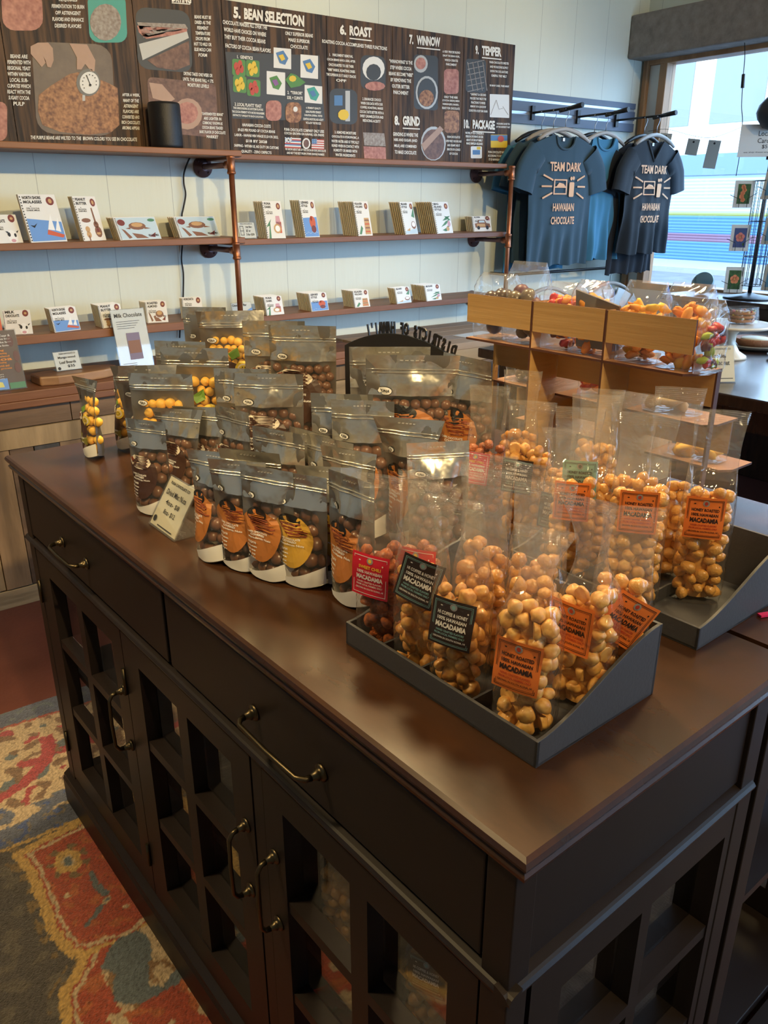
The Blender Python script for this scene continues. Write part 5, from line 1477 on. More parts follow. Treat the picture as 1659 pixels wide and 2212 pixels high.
G(.266, .108, 40, 'honey', 7, 'honey bag leaning at the back of the near tray, orange label askew', h=.215, w=.062, d=.040, fill=.13, lab=(.004, .095, -30), indiv=0, side=.02)
G(.186, .238, 20, 'coffee', 8, 'hazy nut bag behind the middle coffee and honey bag', h=.24, w=.062, d=.042, lab=None, bend=.004)
G(.200, .170, 30, 'honey', 9, 'nut bag with pale crinkled top behind the foremost honey bag', h=.24, w=.064, d=.042, lab=None)
G(.238, .280, 24, 'coffee', 10, 'nut bag at the back of the near tray under crinkled film', h=.235, w=.062, d=.042, lab=None)
G(.252, .218, 24, 'coffee', 11, 'nut bag in the near tray corner away from the camera, film top bent', h=.235, w=.062, d=.042, lab=None)
# back rows, standing on the cabinets
def BT(px, py, h): return by_top(px, py, h)
G(0, 0, 34, 'chili', 12, 'sweet chili bag in the back row beside the largest silver pouch', loc=BT(1058, 835, .225), h=.225, w=.070, fill=.125, lab=(-.016, .088, -4), zb=.0008)
G(0, 0, 30, 'coffee', 13, 'back row coffee and honey bag with its whole brown label showing', loc=BT(1150, 868, .225), h=.225, w=.078, d=.05, fill=.150, lab=(-.012, .110, -2), zb=.0008, indiv=40)
G(0, 0, 34, 'coffee', 14, 'back row nut bag with top flag rising above the others', loc=BT(1130, 802, .240), h=.240, w=.066, fill=.135, lab=None, zb=.0008)
G(0, 0, 30, 'coffee', 15, 'back row coffee bag whose brown label is half hidden', loc=BT(1236, 930, .205), h=.205, w=.068, fill=.140, lab=(-.012, .085, -4), zb=.0008, side=-.12)
G(0, 0, 34, 'honey', 16, 'rightmost back row nut bag before the black gap', loc=BT(1302, 842, .240), h=.240, w=.068, fill=.150, lab=None, zb=.0008)
# far tray
G(.450, .318, 34, 'honey', 17, 'far tray honey bag with orange label, left one of the front pair', h=.250, w=.066, d=.046, fill=.150, lab=(.0, .125, 0), zb=.0042)
G(.500, .330, 34, 'honey', 18, 'far tray bag with a teal label, behind the left honey bag', h=.258, w=.066, d=.044, fill=.13, lab=(-.012, .140, 2), lk='teal')
G(.452, .215, 36, 'honey', 19, 'far tray honey bag with orange label squarely facing the camera', h=.262, w=.074, d=.05, fill=.165, lab=(-.002, .140, 0), indiv=10)
G(.535, .165, 36, 'honey', 20, 'honey bag cut by the right picture edge in the far tray', h=.262, w=.066, d=.046, fill=.155, lab=(-.006, .125, 0))
G(.560, .240, 36, 'honey', 21, 'far tray bag seen only by its clear top behind the square-on bag', h=.275, w=.066, d=.044, fill=.14, lab=None)
G(.535, .290, 30, 'honey', 22, 'far tray bag wedged between the teal labelled and square-on bags', h=.262, w=.066, d=.044, fill=.14, lab=None)

# ================================================================ price stand on the counter
p = by_base(420, 1172)
def draw_bags(m, f):
    put_text(m, 'PUNA CHOCOLATE CO', .5, .88, .7, .055, f, 0, .03)
    put_text(m, 'Dried Mac Nuts', .5, .70, .72, .10, f, 0, .01); put_text(m, '4oz- $8', .5, .52, .5, .10, f, 0, .01); put_text(m, '8oz- $12', .52, .35, .42, .10, f, 0, .01)
    patch(m, ellipse(10, .06, .06, .14, .16), f, 0); patch(m, rectp(.3, .85, .07, .09), f, 0)
pl_ = atz(322, 1131, ZT); pr_ = atz(376, 1171, ZT)
st = card_sign('price_stand', Vector((pl_.x, pl_.y, ZT + .0008)), math.atan2(pr_.y - pl_.y, pr_.x - pl_.x), (pr_ - pl_).length, .092, 'slanted clear price stand with cream handwritten card on the counter top', 'sign', draw_bags, base=.058, lean=32, paper=mat('cream_card', (.66, .60, .46), .6))
# ================================================================ plywood dried fruit rack (seen from its back)
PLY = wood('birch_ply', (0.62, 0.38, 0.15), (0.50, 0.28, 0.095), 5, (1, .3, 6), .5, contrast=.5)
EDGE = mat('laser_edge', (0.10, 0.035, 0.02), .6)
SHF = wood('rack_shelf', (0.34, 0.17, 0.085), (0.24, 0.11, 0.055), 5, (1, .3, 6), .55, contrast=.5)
RU, RV = .72, .32
rk = empty('plywood_rack', CW(RU, RV, ZT + .0006), RC, 'stepped plywood rack of dried fruit bags with dark laser-cut edges', 'rack')
zr = lambda z: z - ZT
def plate(name, x0, x1, y0, y1, z0, z1, thin, face=PLY):
    """thin ply sheet: light faces, burnt edges"""
    m = MB().box(x0, x1, y0, y1, z0, z1, 1)
    ax = {'x': (4, 5), 'y': (2, 3), 'z': (0, 1)}[thin]
    for k in ax: m.m[-6 + k] = 0
    # face order: z0, z1, y0, y1, x0, x1
    return m.build(name, [face, EDGE], rk)
LW = .803 - RV
dv = [(.640 - RV), (.482 - RV)]
for i in range(3):
    x0 = .080 * i
    zb, zt = [(1.232, 1.285), (1.139, 1.198), (1.044, 1.100)][i]
    segs = [(0.001, dv[1] - .003), (dv[1] + .003, dv[0] - .003), (dv[0] + .003, LW)]
    for (a, b_) in segs: plate('back_board', x0, x0 + .004, a, b_, zr(zb), zr(zt), 'x')
    zs = [1.202, 1.107, 1.012][i]
    # shelf with one clipped corner
    m = MB()
    out = [(x0, .0 + .012), (x0, LW + .001), (x0 + .090, LW + .001), (x0 + .090, -.003), (x0 + .022, -.003)]
    m.prism(out, zr(zs) - .004, zr(zs), 'z', 0)
    k0 = len(m.f) - 7
    for q in range(2, 7): m.m[k0 + q] = 1
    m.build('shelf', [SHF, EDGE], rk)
def divider(v, x0, name='divider'):
    outl = [(x0, 0), (x0, zr(1.284 if x0 < .05 else 1.198)), (x0 + .010 + (.078 if x0 < .05 else .08), zr(1.284 if x0 < .05 else 1.198)), (.100 if x0 < .05 else .17, zr(1.20)), (.175, zr(1.195)), (.178, zr(1.10)), (.250, zr(1.095)), (.255, 0)]
    m = MB(); m.prism(outl, v - .002, v + .002, 'y', 0)
    for q in range(len(outl)): m.m[-1 - q] = 1
    return m.build(name, [PLY, EDGE], rk)
divider(dv[0], .0); divider(dv[1], .0); MB().box(.080, .092, LW - .004, LW, .0, zr(1.198)).build('end_post', PLY, rk)
MB().box(.0805, .0925, -.002, .002, .0, zr(1.198)).build('end_post', EDGE, rk)
FILM = film('fruit_bag_film', (.98, .975, .965), .07, .07, .5, 24, ior=1.42)
FR = {'mango': mat('dried_mango', (0.85, 0.33, 0.03), .5, sub=.1), 'peach': mat('dried_peach', (0.82, 0.26, 0.03), .5), 'red': mat('dried_red', (0.55, 0.02, 0.03), .4), 'choc': mat('dark_choc_ball', (0.05, 0.022, 0.016), .3, coat=.3),
      'green': mat('dried_green', (0.35, 0.45, 0.03), .5), 'olive': mat('olive_choc_ball', (0.11, 0.075, 0.04), .35, coat=.3), 'purple': mat('dried_purple', (0.11, 0.03, 0.05), .45), 'pale': mat('dried_pale', (0.62, 0.46, 0.26), .6), 'yellow': mat('dried_yellow', (0.85, 0.50, 0.03), .5)}
def fruit_bag(u, v, z, w, d, h, fill, pieces, r, seed, label, sq=(1, 1, 1), tilt=0.0, yaw=0):
    root = empty('fruit_bag', CW(u, v, z), RC + R(-90 + yaw), label, 'bag', 'clear bags of dried fruit and chocolates')
    rr = random.Random(seed)
    def pt(a, t):
        an = a * 2 * PI; c, s = math.cos(an), math.sin(an)
        k = max(0, (t * h - fill) / max(1e-3, h - fill)) if t * h > fill else 0
        n = noise.noise(Vector((c * 2 + seed, s * 2, t * 5))) * .003
        return (w / 2 * abs(c) ** .4 * (1 if c >= 0 else -1) + n, (d / 2 * (1 - k) + .001) * abs(s) ** .5 * (1 if s >= 0 else -1) + n + tilt * t * t, t * h + .0008)
    fb = MB().grid(pt, 22, 14, closed_u=True)
    fb.add([pt(i / 22, 0) for i in range(22)], [tuple(reversed(range(22)))])
    fb.build('clear_bag', FILM, root, fixn=False)
    mats = [FR[k] for k in pieces]
    m = MB()
    n = int(w * d * fill / (r ** 3 * 7.0)); 
    for i in range(max(5, n)):
        rot = Matrix.Rotation(rr.uniform(0, 6), 3, 'X') @ Matrix.Rotation(rr.uniform(0, 6), 3, 'Z')
        m.blob((rr.uniform(-w / 2 + r, w / 2 - r), rr.uniform(-d / 2 + r, d / 2 - r) if d > 2.2 * r else 0, rr.uniform(r, max(fill - r, r * 1.1))), r * rr.uniform(.8, 1.1), rr.random() * 30, .5 if sq != (1, 1, 1) else .06, rr.randrange(len(mats)), 2, sq, rot if sq != (1, 1, 1) else None)
    m.build('contents', mats, root, fixn=False)
    return root
Z0 = 1.2027
fruit_bag(.765, .765, Z0, .085, .066, .12, .098, ['choc'], .017, 1, 'clear box of dark chocolate balls at the left end of the rack')
fruit_bag(.765, .690, Z0, .080, .062, .145, .105, ['olive', 'olive', 'purple'], .0165, 2, 'clear square-topped bag of large olive brown chocolate balls')
fruit_bag(.765, .604, Z0, .062, .062, .115, .100, ['red', 'purple', 'peach'], .0095, 3, 'clear bag of red and dark dried berries on the rack top', (1, .8, .7))
fruit_bag(.765, .545, Z0, .055, .062, .122, .102, ['mango', 'peach'], .0095, 4, 'clear bag of orange fruit pieces beside the red berries', (1.2, .8, .6))
fruit_bag(.765, .440, Z0, .070, .062, .128, .098, ['mango', 'mango', 'yellow'], .0100, 5, 'clear bag of dried mango, left one over the right board', (1.5, .8, .6))
fruit_bag(.765, .360, Z0, .070, .062, .130, .104, ['mango', 'peach', 'yellow'], .0100, 6, 'clear bag of dried mango, right one with loose film', (1.5, .8, .6))
fruit_bag(.758, .312, Z0, .022, .060, .110, .078, ['green', 'red', 'purple'], .0085, 7, 'bag of green and red fruit hanging over the right rack end', (1.2, .8, .6))
ck = MB().add([(0, 0, 0), (.075, 0, 0), (.080, 0, .075), (-.01, 0, .095), (0, .02, 0), (.075, .02, 0), (.080, .006, .075), (-.01, .006, .095)], [(0, 1, 2, 3), (4, 7, 6, 5), (0, 4, 5, 1), (2, 6, 7, 3), (0, 3, 7, 4), (1, 5, 6, 2)])
tag(ck.build('snack_pouch', mat('dull_grey_foil', (.20, .17, .15), .45, metal=.5), loc=CW(.742, .555, Z0 + .012), rot=(0, 0, RC - PI / 2)), 'dull grey-brown snack pouch between orange fruit and mango bags', 'pouch')
Z1, Z2_ = 1.1077, 1.0127
fruit_bag(.845, .745, Z1, .09, .06, .085, .05, ['choc'], .014, 8, 'bag of dark chocolates on the second rack step, left column')
fruit_bag(.845, .560, Z1, .09, .06, .085, .045, ['peach', 'red'], .013, 9, 'bag of orange fruit on the second rack step, middle column', (1.3, .8, .6))
fruit_bag(.845, .415, Z1, .10, .06, .085, .040, ['pale'], .016, 10, 'bag of pale dried fruit on the second rack step, right column', (1.6, .9, .5))
fruit_bag(.925, .400, Z2_, .10, .055, .080, .035, ['yellow'], .014, 11, 'bag of yellow dried fruit on the lowest rack step', (1.5, .9, .5))

# ================================================================ shirts on the wall rail
RAIL = mat('slat_rail', (0.085, 0.11, 0.17), .45)
rl_ = empty('slat_rail', (3.19, 3.40, 1.85), 0, 'grey-blue slotted wall rail holding the shirt pegs', 'rail')
MB().box(0, 1.25, .0, .018, .0, .045).box(0, 1.25, .0, .018, .062, .110).box(0, 1.25, 0, .018, .125, .155).build('slat', RAIL, rl_)
MB().box(0, 1.25, .008, .018, .045, .062).box(0, 1.25, .008, .018, .110, .125).build('groove', mat('rail_groove', (.45, .50, .58), .3, metal=.6), rl_)
PEG = mat('peg_black', (0.008, 0.008, 0.010), .4)
def peg(x, y0, label):
    r_ = empty('rail_peg', (x, 3.385, 1.905), 0, label, 'peg', 'black pegs clipped to the wall rail')
    MB().box(-.012, .012, .0, .014, -.035, .035).tube([(0, .01, 0), (0, y0 - 3.385, .004)], .006, 8).build('peg_arm', PEG, r_)
    MB().tube([(0, y0 - 3.385 + .02, .002), (0, y0 - 3.385 - .075, .012)], [.010, .013], 10).build('rubber_tip', PEG, r_)
    MB().tube([(-.03, y0 - 3.385 + .05, -.01), (.09, y0 - 3.385 + .03, .02)], [.008, .011], 8).build('clip', PEG, r_)
peg(3.545, 3.12, 'black peg nearest the numbered boards, holding the teal shirt'); peg(3.918, 3.12, 'middle black peg holding light blue tank tops'); peg(4.262, 3.06, 'black peg nearest the window, holding the charcoal shirt')
HANG = mat('hanger_grey', (0.36, 0.33, 0.30), .5)
HANGB = mat('hanger_black', (0.012, 0.012, 0.013), .4)
WIRE = mat('hook_steel', (0.35, 0.36, 0.38), .3, metal=1)
def hanger(x, y, zp, w, label, m_=None, dz=.0):
    r_ = empty('clothes_hanger', (x, y, zp), 0, label, 'hanger', 'clothes hangers on the rail pegs')
    pts = [(.0, 0, -.085)] + [(w / 2 * t, 0, -.085 - .012 * t - .045 * t ** 2.2) for t in (.25, .5, .75, 1)]
    L = [(-p[0], p[1], p[2]) for p in reversed(pts)][:-1] + pts
    MB().tube(L, [.008] + [.011] * (len(L) - 2) + [.008], 10).build('shoulder_bar', m_ or HANG, r_)
    MB().tube([(0, 0, -.085), (0, 0, -.045), (.012, 0, -.025), (.020, 0, -.005), (.012, 0, .010), (0, 0, .0142), (-.012, 0, .008)], .0022, 6).build('hook', WIRE, r_)
    return r_
def shirt(x, y, zt, w, L, mt, label, vneck=False, sleeves=True, sw=.085, print_=False, seed=1, tank=False, twist=0.0, flare=1.0):
    """zt: height of the neck point; front faces -y"""
    r_ = empty('t_shirt', (x, y, zt), twist, label, 't-shirt' if not tank else 'tank top', 'shirts hanging on the wall rail')
    T0 = .020
    def shoulder(ax): return -.010 - .055 * max(0, (ax - .07) / (w / 2 - .07)) ** 1.3 if ax > .07 else -.010
    def neckline(ax, front):
        if ax >= .075: return shoulder(ax)
        k = 1 - (ax / .075) ** (1 if (vneck and front) else 2.2)
        return -.010 - ((.105 if vneck else .065) if front else .012) * (k if (vneck and front) else k ** .5)
    def surf(u, t, sg):
        s = u * 2 - 1; hw = w / 2 * (1 + .02 * math.sin(t * 3)) * (1 - .04 * math.sin(t * PI)) * (1 + (flare - 1) * t)
        X = s * hw
        top = neckline(abs(s) * w / 2, sg < 0)
        if tank: top = top if abs(s) * w / 2 < .11 else top - .12 * ((abs(s) * w / 2 - .11) / (w / 2 - .11)) ** .5
        bot = -L + .006 * math.sin(s * 9 + seed)
        Z = top + (bot - top) * t
        fold = (.010 * math.sin(s * 9 + seed * 2 + 2 * t) + .006 * math.sin(s * 19 + seed + 3 * t)) * max(0, t - .3) * 2.4 + .006 * math.sin(s * 9 + seed) * min(1, t * 1.5)
        if print_ and sg < 0: fold *= 1 - .85 * max(0, min(1, (.75 - abs(s)) * 5)) * max(0, min(1, (.80 - t) * 6))
        n = noise.noise(Vector((s * 3, t * 4, seed * 5))) * (.006 if print_ else .012) * min(1, t * 4)
        return (X, sg * (T0 * (1 - s * s * .9) * (.5 + .5 * min(1, t * 3))) + fold + n, Z)
    b_ = MB().grid(lambda u, t: surf(u, t, -1), 64, 40).grid(lambda u, t: surf(1 - u, t, 1), 44, 30)
    b_.build('torso', mt, r_, fixn=False)
    if sleeves:
        for sd in (-1, 1):
            m = MB()
            p0 = Vector((sd * (w / 2 - .050), 0, -.095)); p1 = Vector((sd * (w / 2 + sw * .25), .0, -.175)); p2 = Vector((sd * (w / 2 + sw * .60), 0, -.285))
            rs = [.062, .060, .072]
            def sp(u, t):
                c = p0.lerp(p1, min(1, t * 2)) if t < .5 else p1.lerp(p2, t * 2 - 1)
                d = ((p1 - p0) if t < .5 else (p2 - p1)).normalized(); nrm = Vector((d.z, 0, -d.x))
                rr_ = .070 + .006 * t; an = u * 2 * PI
                return tuple(c + nrm * rr_ * math.cos(an) + Vector((0, (.030 + .006 * math.sin(an * 3 + seed)) * math.sin(an), 0)))
            m.grid(sp, 16, 8, closed_u=True); m.build('sleeve', mt, r_, fixn=False)
    # neck rib
    rb = MB(); hw = .075
    pts = []
    for k in range(15):
        s = -1 + 2 * k / 14; ax = abs(s) * hw; zz = neckline(ax, True)
        u = (s * hw / (w / 2) + 1) / 2; q = surf(u, 0, -1); pts.append((q[0], q[1] - .003, zz - .004))
    rb.tube(pts, .006, 6, caps=False).build('collar_rib', mt, r_)
    if print_:
        PR = mat('shirt_print', (0.72, 0.40, 0.22), .7)
        m = MB(); mb2 = MB()
        def f(a, c, e=.010):
            a *= 1.15; c = -.27 + (c + .27) * 1.12
            tp = neckline(abs(a), True); q = surf(.5 + a / w, max(0, min(1, (c - tp) / (-L - tp))), -1); return (q[0], q[1] - e, c)
        put_text(m, 'TEAM DARK', 0, -.175, .215, .040, f, 0, .03); put_text(m, 'HAWAIIAN', 0, -.355, .150, .036, f, 0, .03); put_text(m, 'CHOCOLATE', 0, -.415, .165, .036, f, 0, .03)
        for sd in (-1, 1):
            for (a0, z0_, a1, z1_) in ((.085, -.235, .145, -.212), (.090, -.262, .152, -.262), (.085, -.290, .145, -.315)):
                patch(m, bar2(sd * a0, z0_, sd * a1, z1_, .008), f)
        for rc_ in ((-.075, .010, -.236, -.230), (-.075, .010, -.298, -.292), (-.075, .010, -.268, -.262), (-.078, -.070, -.298, -.230), (.006, .014, -.298, -.230)): patch(m, rectp(*rc_), f)
        patch(m, [(-.06, -.262), (-.04, -.245), (-.01, -.250), (.004, -.262)], f)
        patch(m, rnd_rect(.048, -.275, .034, .066, .2), f)
        patch(m, ellipse(8, .008, .009, .042, -.226), f); patch(m, ellipse(8, .008, .009, .058, -.224), f)
        m.build('chest_print', PR, r_, fixn=False)
        patch(mb2, rectp(-.008, .008, -.038, -.022), lambda a, c: (a, T0 * .4 - .004, c)); mb2.build('neck_tag', PAPER, r_, fixn=False)
    return r_
CT = {'teal': mat('cotton_teal', (0.026, 0.062, 0.095), .9, sheen=.15, bump=.15, bscale=600), 'char': mat('cotton_charcoal', (0.0085, 0.014, 0.021), .9, sheen=.15, bump=.15, bscale=600), 'sky': mat('cotton_sky', (0.045, 0.19, 0.33), .9, sheen=.15), 'white': mat('cotton_white', (0.62, 0.66, 0.68), .9), 'dark': mat('cotton_black', (0.010, 0.014, 0.022), .9)}
hanger(3.545, 3.150, 1.8955, .40, 'grey hanger under the front teal shirt'); shirt(3.545, 3.150, 1.790, .50, .665, CT['teal'], 'teal Team Dark t-shirt hanging in front at the left', print_=True, seed=2)
hanger(3.545, 3.235, 1.8955, .40, 'grey hanger just behind the front teal shirt'); shirt(3.545, 3.235, 1.795, .50, .66, CT['teal'], 'teal shirt just behind the front one, sleeve edge showing', seed=5, sw=.09)
hanger(3.545, 3.320, 1.8955, .38, 'black hanger at the back of the teal shirts', HANGB); shirt(3.545, 3.320, 1.785, .48, .70, CT['sky'], 'brighter blue shirt hanging lowest behind the teal shirts', seed=7, sw=.06)
hanger(3.918, 3.185, 1.8955, .34, 'grey hanger holding the front light blue tank top'); shirt(3.918, 3.185, 1.800, .36, .66, CT['sky'], 'light blue tank top between the teal and charcoal shirts', sleeves=False, tank=True, seed=3)
hanger(3.918, 3.265, 1.8955, .34, 'black hanger behind the light blue tank top', HANGB); shirt(3.918, 3.275, 1.795, .40, .66, CT['dark'], 'black shirt behind the light blue tank top', seed=9, sw=.05)
hanger(4.262, 3.100, 1.8955, .36, 'pale grey hanger under the charcoal shirt'); shirt(4.250, 3.100, 1.790, .44, .625, CT['char'], 'charcoal v-neck Team Dark t-shirt hanging before the window post', print_=True, vneck=True, seed=4, sw=.07)
hanger(4.262, 3.185, 1.8955, .36, 'black hanger behind the charcoal shirt', HANGB); shirt(4.235, 3.185, 1.780, .44, .735, CT['dark'], 'long black shirt hanging below the charcoal v-neck', seed=6, sw=.07)
# lower garments
lowr = empty('low_garment_bar', (3.30, 3.26, 1.075), 0, 'low black garment bar under the hanging shirts', 'bar')
MB().tube([(0, 0, 0), (1.1, 0, 0)], .008, 8).tube([(0, 0, 0), (0, .15, 0)], .008, 8).tube([(1.1, 0, 0), (1.1, .15, 0)], .008, 8).build('bar', PEG, lowr)
for (x, mt, lb) in ((3.62, 'white', 'left'), (4.18, 'white', 'right')):
    hanger(x, 3.26, 1.071, .38, 'white-grey hanger, %s one on the low garment bar' % lb); 
    shirt(x, 3.26, .965, .46, .50, CT[mt], 'white shirt, %s one on the low garment bar behind the rack' % lb, seed=int(x * 7), sw=.06)

# ================================================================ window sill and table by the window
DW = mat('dark_table_wood', (0.050, 0.026, 0.018), .22, coat=.3, noise_amt=.5, nscale=5, stretch=(1, 6, 1), col2=(0.024, 0.012, 0.009))
sl = MB().box(4.14, XR - .022, -1.6, 2.86, .925, .955).box(4.20, XR - .03, -1.6, 2.80, 0, .925)
tag(sl.build('window_ledge', DW, bevel=.004), 'dark wooden window ledge holding the postcard rack', 'ledge')
tb = empty('dark_table', (3.28, 1.50, 0), R(2), 'dark polished table with cookies and pies near the window', 'table')
MB().box(-.79, .80, -.95, 1.12, .808, .85).build('tabletop', DW, tb, bevel=.005)
MB().box(-.72, .74, -.88, 1.05, .72, .808).build('apron', DW, tb)
for sx in (-.72, .67):
    for sy in (-.88, .98): MB().box(sx, sx + .07, sy, sy + .07, 0, .72).build('leg', DW, tb, bevel=.004)
CER = mat('cream_ceramic', (0.72, 0.66, 0.54), .3, coat=.3)
cs = empty('cake_stand', (3.115, 1.800, .8508), 0, 'cream ceramic cake stand with bagged cookies near the window', 'cake stand')
MB().lathe([(0, 0), (.078, .0), (.075, .010), (.045, .028), (.026, .060), (.026, .095), (.040, .112), (.045, .118)], n=32).build('pedestal', CER, cs)
MB().lathe([(0, .118), (.050, .118), (.150, .126), (.160, .134), (.158, .140), (.148, .137), (0, .132)], n=44).build('plate', CER, cs)
CK = [mat('cookie_%d' % i, c, .7) for i, c in enumerate([(.26, .12, .05), (.45, .33, .20), (.05, .022, .015), (.42, .32, .03), (.12, .16, .03), (.36, .12, .12)])]
def cookie_bag(x, y, w, d, h, seed, label, z=.8508 + .1405):
    r_ = empty('cookie_bag', (x, y, z), R(-25), label, 'bag', 'clear bags of cookies on the cake stand')
    rr = random.Random(seed); m = MB()
    for k in range(3):
        m.lathe([(0, 0), (w * .40, 0), (w * .44, .006), (w * .42, h * .22), (0, h * .24)], (0, 0, .002 + k * h * .27), 18, 0)
    for i in range(110):
        a = rr.uniform(0, 6.28); q = w * .42; m.blob((q * math.cos(a) * rr.uniform(.6, 1), q * math.sin(a) * rr.uniform(.6, 1), rr.uniform(.1, .88) * h), rr.uniform(.004, .009), rr.random() * 9, .3, rr.randrange(6), 1)
    m.build('cookies', CK, r_, fixn=False)
    MB().grid(lambda u, t: (w * .52 * abs(math.cos(u * 6.2832)) ** .5 * (1 if math.cos(u * 6.2832) > 0 else -1) + .004 * noise.noise(Vector((u * 9, t * 4, seed))), d * .52 * abs(math.sin(u * 6.2832)) ** .5 * (1 if math.sin(u * 6.2832) > 0 else -1) * (1 - t * .3), t * h * 1.1 + .001), 24, 8, closed_u=True).build('clear_bag', FILM, r_, fixn=False)
cookie_bag(3.165, 1.790, .118, .10, .055, 2, 'clear bag of nut-topped cookies on the right of the cake stand')
cookie_bag(3.030, 1.860, .085, .09, .070, 5, 'clear bag of cookies on the left of the cake stand, by the rack')
pl3 = empty('pie_plate', (3.43, 1.86, .8508), 0, 'grey plate holding a pie beside the cake stand', 'plate')
MB().lathe([(0, 0), (.10, 0), (.145, .018), (.148, .024), (.10, .010), (0, .008)], n=36).build('dish', mat('grey_dish', (.34, .32, .28), .35), pl3)
pie = empty('chocolate_pie', (3.43, 1.86, .8508 + .0125), 0, 'round pie with fluted crust and pale filling on the grey plate', 'pie')
MB().lathe([(0, 0), (.070, .0), (.092, .026), (.088, .032), (.078, .026), (0, .024)], n=36).build('crust', mat('pie_crust', (.30, .13, .06), .6, bump=.6, bscale=150), pie)
MB().lathe([(0, .0245), (.062, .0245), (.055, .032), (0, .034)], n=30).build('filling', mat('pie_filling', (.62, .58, .42), .5), pie)
tag(MB().lathe([(0, 0), (.09, 0), (.13, .014), (.132, .018), (.09, .006), (0, .005)], n=36).build('speckled_plate', mat('speckled_glaze', (.66, .66, .64), .3, noise_amt=.6, nscale=90, col2=(.25, .25, .27)), loc=(3.30, 1.58, .8508)), 'white speckled plate cut by the right picture edge', 'plate')
def draw_cookie(m, f):
    put_text(m, 'PUNA CHOCOLATE CO', .5, .90, .74, .05, f, 0, .02); put_text(m, 'Cookies', .42, .72, .55, .12, f, 0); put_text(m, 'mac nut', .56, .52, .50, .11, f, 0); put_text(m, '$6', .42, .32, .26, .12, f, 0); patch(m, rectp(.2, .9, .10, .12), f, 0)
card_sign('price_card', (2.60, 1.56, .8508), R(-33), .105, .135, 'slanted cream "Cookies" price card in a clear stand on the dark table', 'sign', draw_cookie, base=.07, lean=24, paper=mat('cream_card', (.66, .60, .46), .6))
# bowl on the ledge
bw = empty('ceramic_cup', (4.30, 2.70, .9560 + .062), 0, 'tilted blue-grey ceramic cup with pale mouth on the window ledge', 'cup')
Mc = Matrix.Rotation(R(52), 4, 'Y') @ Matrix.Rotation(R(25), 4, 'X')
Mc = Vector((-.62, -.60, .42)).to_track_quat('Z', 'Y').to_matrix().to_4x4()
MB().lathe([(0, -.058), (.030, -.056), (.055, -.030), (.062, 0), (.056, .030), (.046, .048)], n=30, M=Mc).build('body', mat('blue_glaze', (.14, .22, .23), .35, coat=.4), bw)
MB().lathe([(0, .047), (.046, .048)], n=30, M=Mc).build('mouth', mat('pale_clay', (.85, .62, .50), .6), bw)
# postcard spinner
ps = empty('postcard_spinner', (4.32, 2.42, .9560), 0, 'black wire postcard spinner standing on the window ledge', 'postcard rack')
MB().lathe([(0, 0), (.135, 0), (.13, .008), (.04, .022), (.014, .03), (0, .03)], n=36).build('base', PEG, ps)
MB().tube([(0, 0, .02), (0, 0, .70)], .011, 12).build('pole', PEG, ps)
wg = MB()
for k in range(14):
    a = k * 2 * PI / 14; wg.tube([(.06 * math.cos(a), .06 * math.sin(a), .07), (.06 * math.cos(a), .06 * math.sin(a), .60)], .0018, 5)
for z in (.07, .22, .40, .60): wg.tube([(.062 * math.cos(k * PI / 10), .062 * math.sin(k * PI / 10), z) for k in range(21)], .0022, 5, caps=False)
wg.build('wire_cage', PEG, ps)
MB().box(-.035, .035, -.008, .008, .70, .716).build('sign_clip', PEG, ps)
PCD = [mat('postcard_green', (.06, .17, .04), .5, noise_amt=.6, nscale=60, col2=(.02, .05, .02)), mat('postcard_navy', (.05, .08, .22), .5), mat('flower_orange', (.85, .28, .12), .5), mat('flower_pink', (.80, .25, .20), .5), mat('flower_gold', (.75, .50, .10), .5), mat('card_sky', (.15, .42, .70), .5), mat('flower_violet', (.62, .25, .60), .5)]
def postcard(x, y, z, rz, bgm, fl, kind, label, w=.095, h=.135):
    r_ = empty('postcard', (x, y, z), rz, label, 'postcard', 'flower postcards on the wire spinner')
    le = R(10); M = Matrix.Rotation(-le, 4, 'X')
    for k in range(1): MB().box(-w / 2, w / 2, 0, .010, 0, h, 0, M).build('card_stack', mat('card_white', (.74, .73, .68), .6), r_)
    m = MB(); f = lambda s, t, e=.0005: tuple(M @ Vector((s * w, -e, t * h)))
    patch(m, rectp(-.33, .33, .13, .87), f, bgm)
    f2 = lambda s, t: f(s, t, .001); f3 = lambda s, t: f(s, t, .0015)
    if kind == 'spray':
        for k in range(5):
            cx, cy = (-.05 + .06 * math.sin(k * 1.7), .76 - k * .12)
            for j in range(5): patch(m, ellipse(7, .07, .05, cx + .06 * math.cos(j * 1.26), cy + .045 * math.sin(j * 1.26)), f2, fl)
    else:
        for j in range(5): patch(m, ellipse(9, .13, .095, .0 + .12 * math.cos(j * 1.257 + .3), .52 + .09 * math.sin(j * 1.257 + .3)), f2, fl)
        patch(m, ellipse(8, .04, .03, 0, .52), f3, 4); patch(m, ellipse(8, .06, .06, .2, .25), f2, 0)
    m.build('picture', PCD, r_, fixn=False)
    hk = MB().tube([(-w / 2 - .02, -.005, h * .45), (-.02, -.012, h * .30), (-.02, -.010, 0)], .0016, 5).tube([(w / 2 + .02, -.005, h * .55), (.02, -.012, h * .32), (.02, -.010, 0)], .0016, 5)
    hk.build('wire_holder', PEG, r_)
dz = -YAW - R(18)
